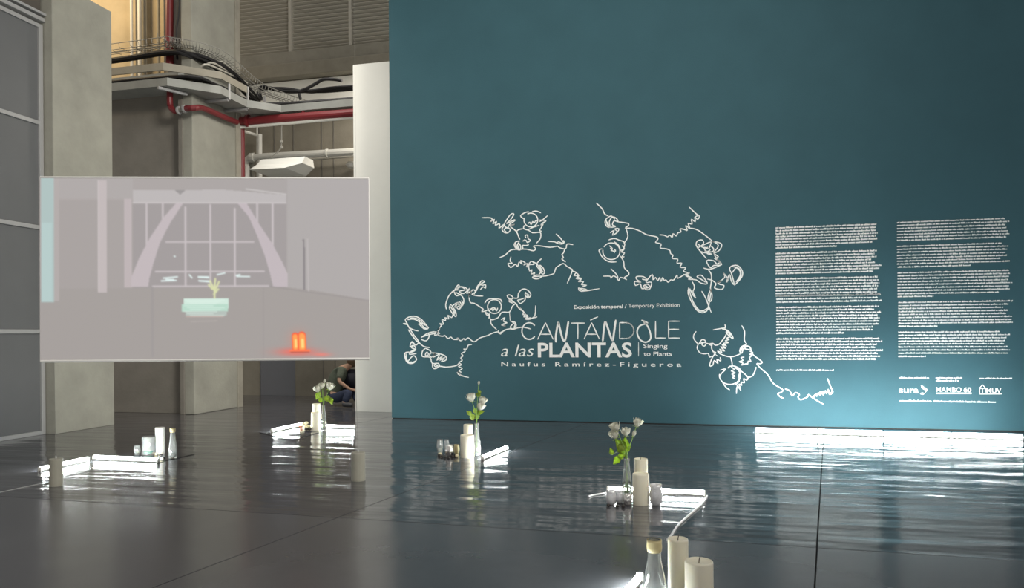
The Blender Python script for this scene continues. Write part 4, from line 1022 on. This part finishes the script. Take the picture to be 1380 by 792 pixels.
para(g2, [(SX(525), SY(121), SX(750), SY(122)), (SX(760), SY(122), SX(828), SY(122)), (SX(527), SY(153), SX(795), SY(154))], 1.8, 'credit_line')
g3 = empty('sponsor_logo', PY(SX(1165), SY(315), WYY), 'white MUV logo with a small house emblem', 'logo')
text('MUV', SX(1115), SX(1288), SY(240), SY(294), g3, bold=.022, name='words')
polyface([(1036, 300), (1292, 300), (1292, 312), (1036, 312)], g3, 'underline')
for P_ in ([(1036, 292), (1036, 240), (1070, 200), (1105, 240), (1105, 292)], [(1036, 245), (1105, 245)], [(1070, 245), (1070, 292)]):
    obj('mark', ribbon([(SX(x), SY(y)) for x, y in P_], 1.0), M['vinyl'], g3)
para(g3, [(SX(1035), SY(127), SX(1125), SY(127)), (SX(1140), SY(127), SX(1410), SY(127))], 1.8, 'credit_line')
cr = empty('credit_text', PY(SX(660), SY(405), WYY), 'single small white text line beneath the three logos', 'wall text')
para(cr, [(SX(105), SY(387), SX(475), SY(392)), (SX(500), SY(392), SX(760), SY(397)), (SX(770), SY(396), SX(875), SY(399)), (SX(885), SY(398), SX(990), SY(401)), (SX(1000), SY(400), SX(1225), SY(403))], 2.0, 'line')

# ------------------------------------------------------------------ seated person in the rear room
def skin(name, V, E, Rr, m, parent=None, sub=2):
    me_ = bpy.data.meshes.new(name); me_.from_pydata([tuple(v) for v in V], E, [])
    o = bpy.data.objects.new(name + '_t', me_); C.objects.link(o)
    md = o.modifiers.new('s', 'SKIN'); md.use_smooth_shade = True
    for i, sv in enumerate(me_.skin_vertices[0].data):
        r = Rr[i]; sv.radius = (r, r) if not isinstance(r, tuple) else r
    me_.skin_vertices[0].data[0].use_root = True
    sd = o.modifiers.new('d', 'SUBSURF'); sd.levels = sub; sd.render_levels = sub
    bpy.context.view_layer.update()
    out = bpy.data.meshes.new_from_object(o.evaluated_get(bpy.context.evaluated_depsgraph_get()))
    bpy.data.objects.remove(o)
    for p in out.polygons: p.use_smooth = True
    return obj(name, out, m, parent)
DP = 15.2
def Q(u, v, dd=0.0): return PD(u, v, DP + dd)
hip = Q(452, 533, .05); hip.z = .17
wst = Q(450, 521, .05); chest = Q(456, 505, .0); nb = Q(463, 494, .0); nk = Q(469, 493, -.02); hd = Q(475, 490, -.05); ht = Q(480, 482, -.06)
per = empty('person', Vector((hip.x, hip.y, 0)), 'person in grey-green shirt and dark jeans sitting on the floor leaning forward', 'person')
shL = Q(461, 498, -.16); elL = Q(456.5, 513.5, -.30); wrL = Q(471, 524, -.32); haL = Q(479, 526, -.30)
shR = Q(464, 497, .18); elR = Q(467, 514, .25); wrR = Q(478, 524, .18); haR = Q(484, 526, .15)
hpL = Q(453, 534, -.13); hpL.z = .16; knL = Q(471, 528, -.42); knL.z = .30; anL = Q(463, 541, -.50); anL.z = .07; toL = Q(476, 543, -.50); toL.z = .05
hpR = Q(454, 534, .20); hpR.z = .16; knR = Q(475, 526, .25); knR.z = .34; anR = Q(482, 541, -.10); anR.z = .07; toR = Q(491, 543, -.12); toR.z = .05
V = [hip, wst, chest, nb, nk, hd, ht, shL, elL, wrL, haL, shR, elR, wrR, haR, hpL, knL, anL, toL, hpR, knR, anR, toR]
E = [(0, 1), (1, 2), (2, 3), (3, 4), (4, 5), (5, 6), (3, 7), (7, 8), (8, 9), (9, 10), (3, 11), (11, 12), (12, 13), (13, 14), (0, 15), (15, 16), (16, 17), (17, 18), (0, 19), (19, 20), (20, 21), (21, 22)]
Rr = [.13, .12, .14, .08, .055, .085, .075, .06, .043, .03, .028, .06, .043, .03, .028, .085, .062, .04, .035, .085, .062, .04, .035]
skin('body', V, E, Rr, M['skin'], per)
for wr_, ha_ in ((wrL, haL), (wrR, haR)):
    dv = (ha_ - wr_).normalized()
    for k in range(4):
        s = fwd * (.016 * (k - 1.5))
        skin('finger', [ha_ - dv * .01 + s, ha_ + dv * .04 + s, ha_ + dv * (.065 + .008 * (k in (1, 2))) + s - Vector((0, 0, .02)), ha_ + dv * .07 + s - Vector((0, 0, .045))], [(0, 1), (1, 2), (2, 3)], [.011, .010, .009, .008], M['skin'], per, 1)
    skin('thumb', [wr_.lerp(ha_, .5), ha_ + Vector((0, 0, .03)), ha_ + dv * .03 + Vector((0, 0, .035))], [(0, 1), (1, 2)], [.013, .011, .009], M['skin'], per, 1)
skin('shirt', [hip + Vector((0, 0, .02)), wst, chest, nb, shL, shL.lerp(elL, .85), shR, shR.lerp(elR, .85)], [(0, 1), (1, 2), (2, 3), (3, 4), (4, 5), (3, 6), (6, 7)], [.19, .18, .19, .12, .095, .075, .095, .075], M['shirt'], per)
skin('jeans', [hip, hpL, knL, knL.lerp(anL, .9), hpR, knR, knR.lerp(anR, .9), hip + Vector((0, 0, .06))], [(0, 1), (1, 2), (2, 3), (0, 4), (4, 5), (5, 6), (0, 7)], [.16, .12, .095, .065, .12, .095, .065, .165], M['jeans'], per)
for a_, t_ in ((anL, toL), (anR, toR)):
    skin('shoe', [a_ + (a_ - t_).normalized() * .04, a_.lerp(t_, .5), t_], [(0, 1), (1, 2)], [.055, .05, .045], M['shoe'], per, 1)
hc = hd.lerp(ht, .35)
bm = bmesh.new(); bmesh.ops.create_uvsphere(bm, u_segments=18, v_segments=12, radius=.118)
for v in bm.verts:
    if v.co.z < -.02: v.co.x *= 1.05
    v.co = Vector((v.co.x * 1.0, v.co.y * .95, v.co.z * 1.05 if v.co.z > 0 else v.co.z * 1.25)) + hc + Vector((-.03, .015, .035))
obj('hair', bm, M['hair'], per, smooth=True)
fd = (rgt * .95 - Vector((0, 0, .45))).normalized()
fc = hc + fd * .095
obj('nose', LA([(0, -.02), (.014, -.015), (.016, .0), (.006, .03), (0, .032)], 8, fc + fd * .012), M['skin'], per, smooth=True)
for s in (-1, 1):
    e = fc + fwd * .035 * s + Vector((0, 0, .03)); bm = bmesh.new(); bmesh.ops.create_uvsphere(bm, u_segments=8, v_segments=6, radius=.012)
    for v in bm.verts: v.co += e
    obj('eye', bm, M['dark'], per)
# dark bag and sheet in front of the person
bm = bmesh.new(); bmesh.ops.create_cube(bm, size=1)
bmesh.ops.bevel(bm, geom=bm.edges[:], offset=.2, segments=3, affect='EDGES')
c0 = Q(475, 511, .05)
for v in bm.verts: v.co = Vector((v.co.x * .42, v.co.y * .25, v.co.z * .42)) + Vector((c0.x, c0.y, c0.z))
tag(obj('shoulder_bag', bm, M['bag'], smooth=True), 'dark bag held on the lap of the seated person', 'bag')
b0 = PZ(474.5, 541)
bm = B(-.16, .18, -.15, .15, 0, .012, .003)
for v in bm.verts:
    z = v.co.z; v.co.z = z + max(0, (v.co.x + .16)) * .55 + .01
    v.co += Vector((b0.x, b0.y, 0))
tag(obj('open_notebook', bm, M['paper']), 'pale tilted notebook on the floor beside the seated person', 'book')
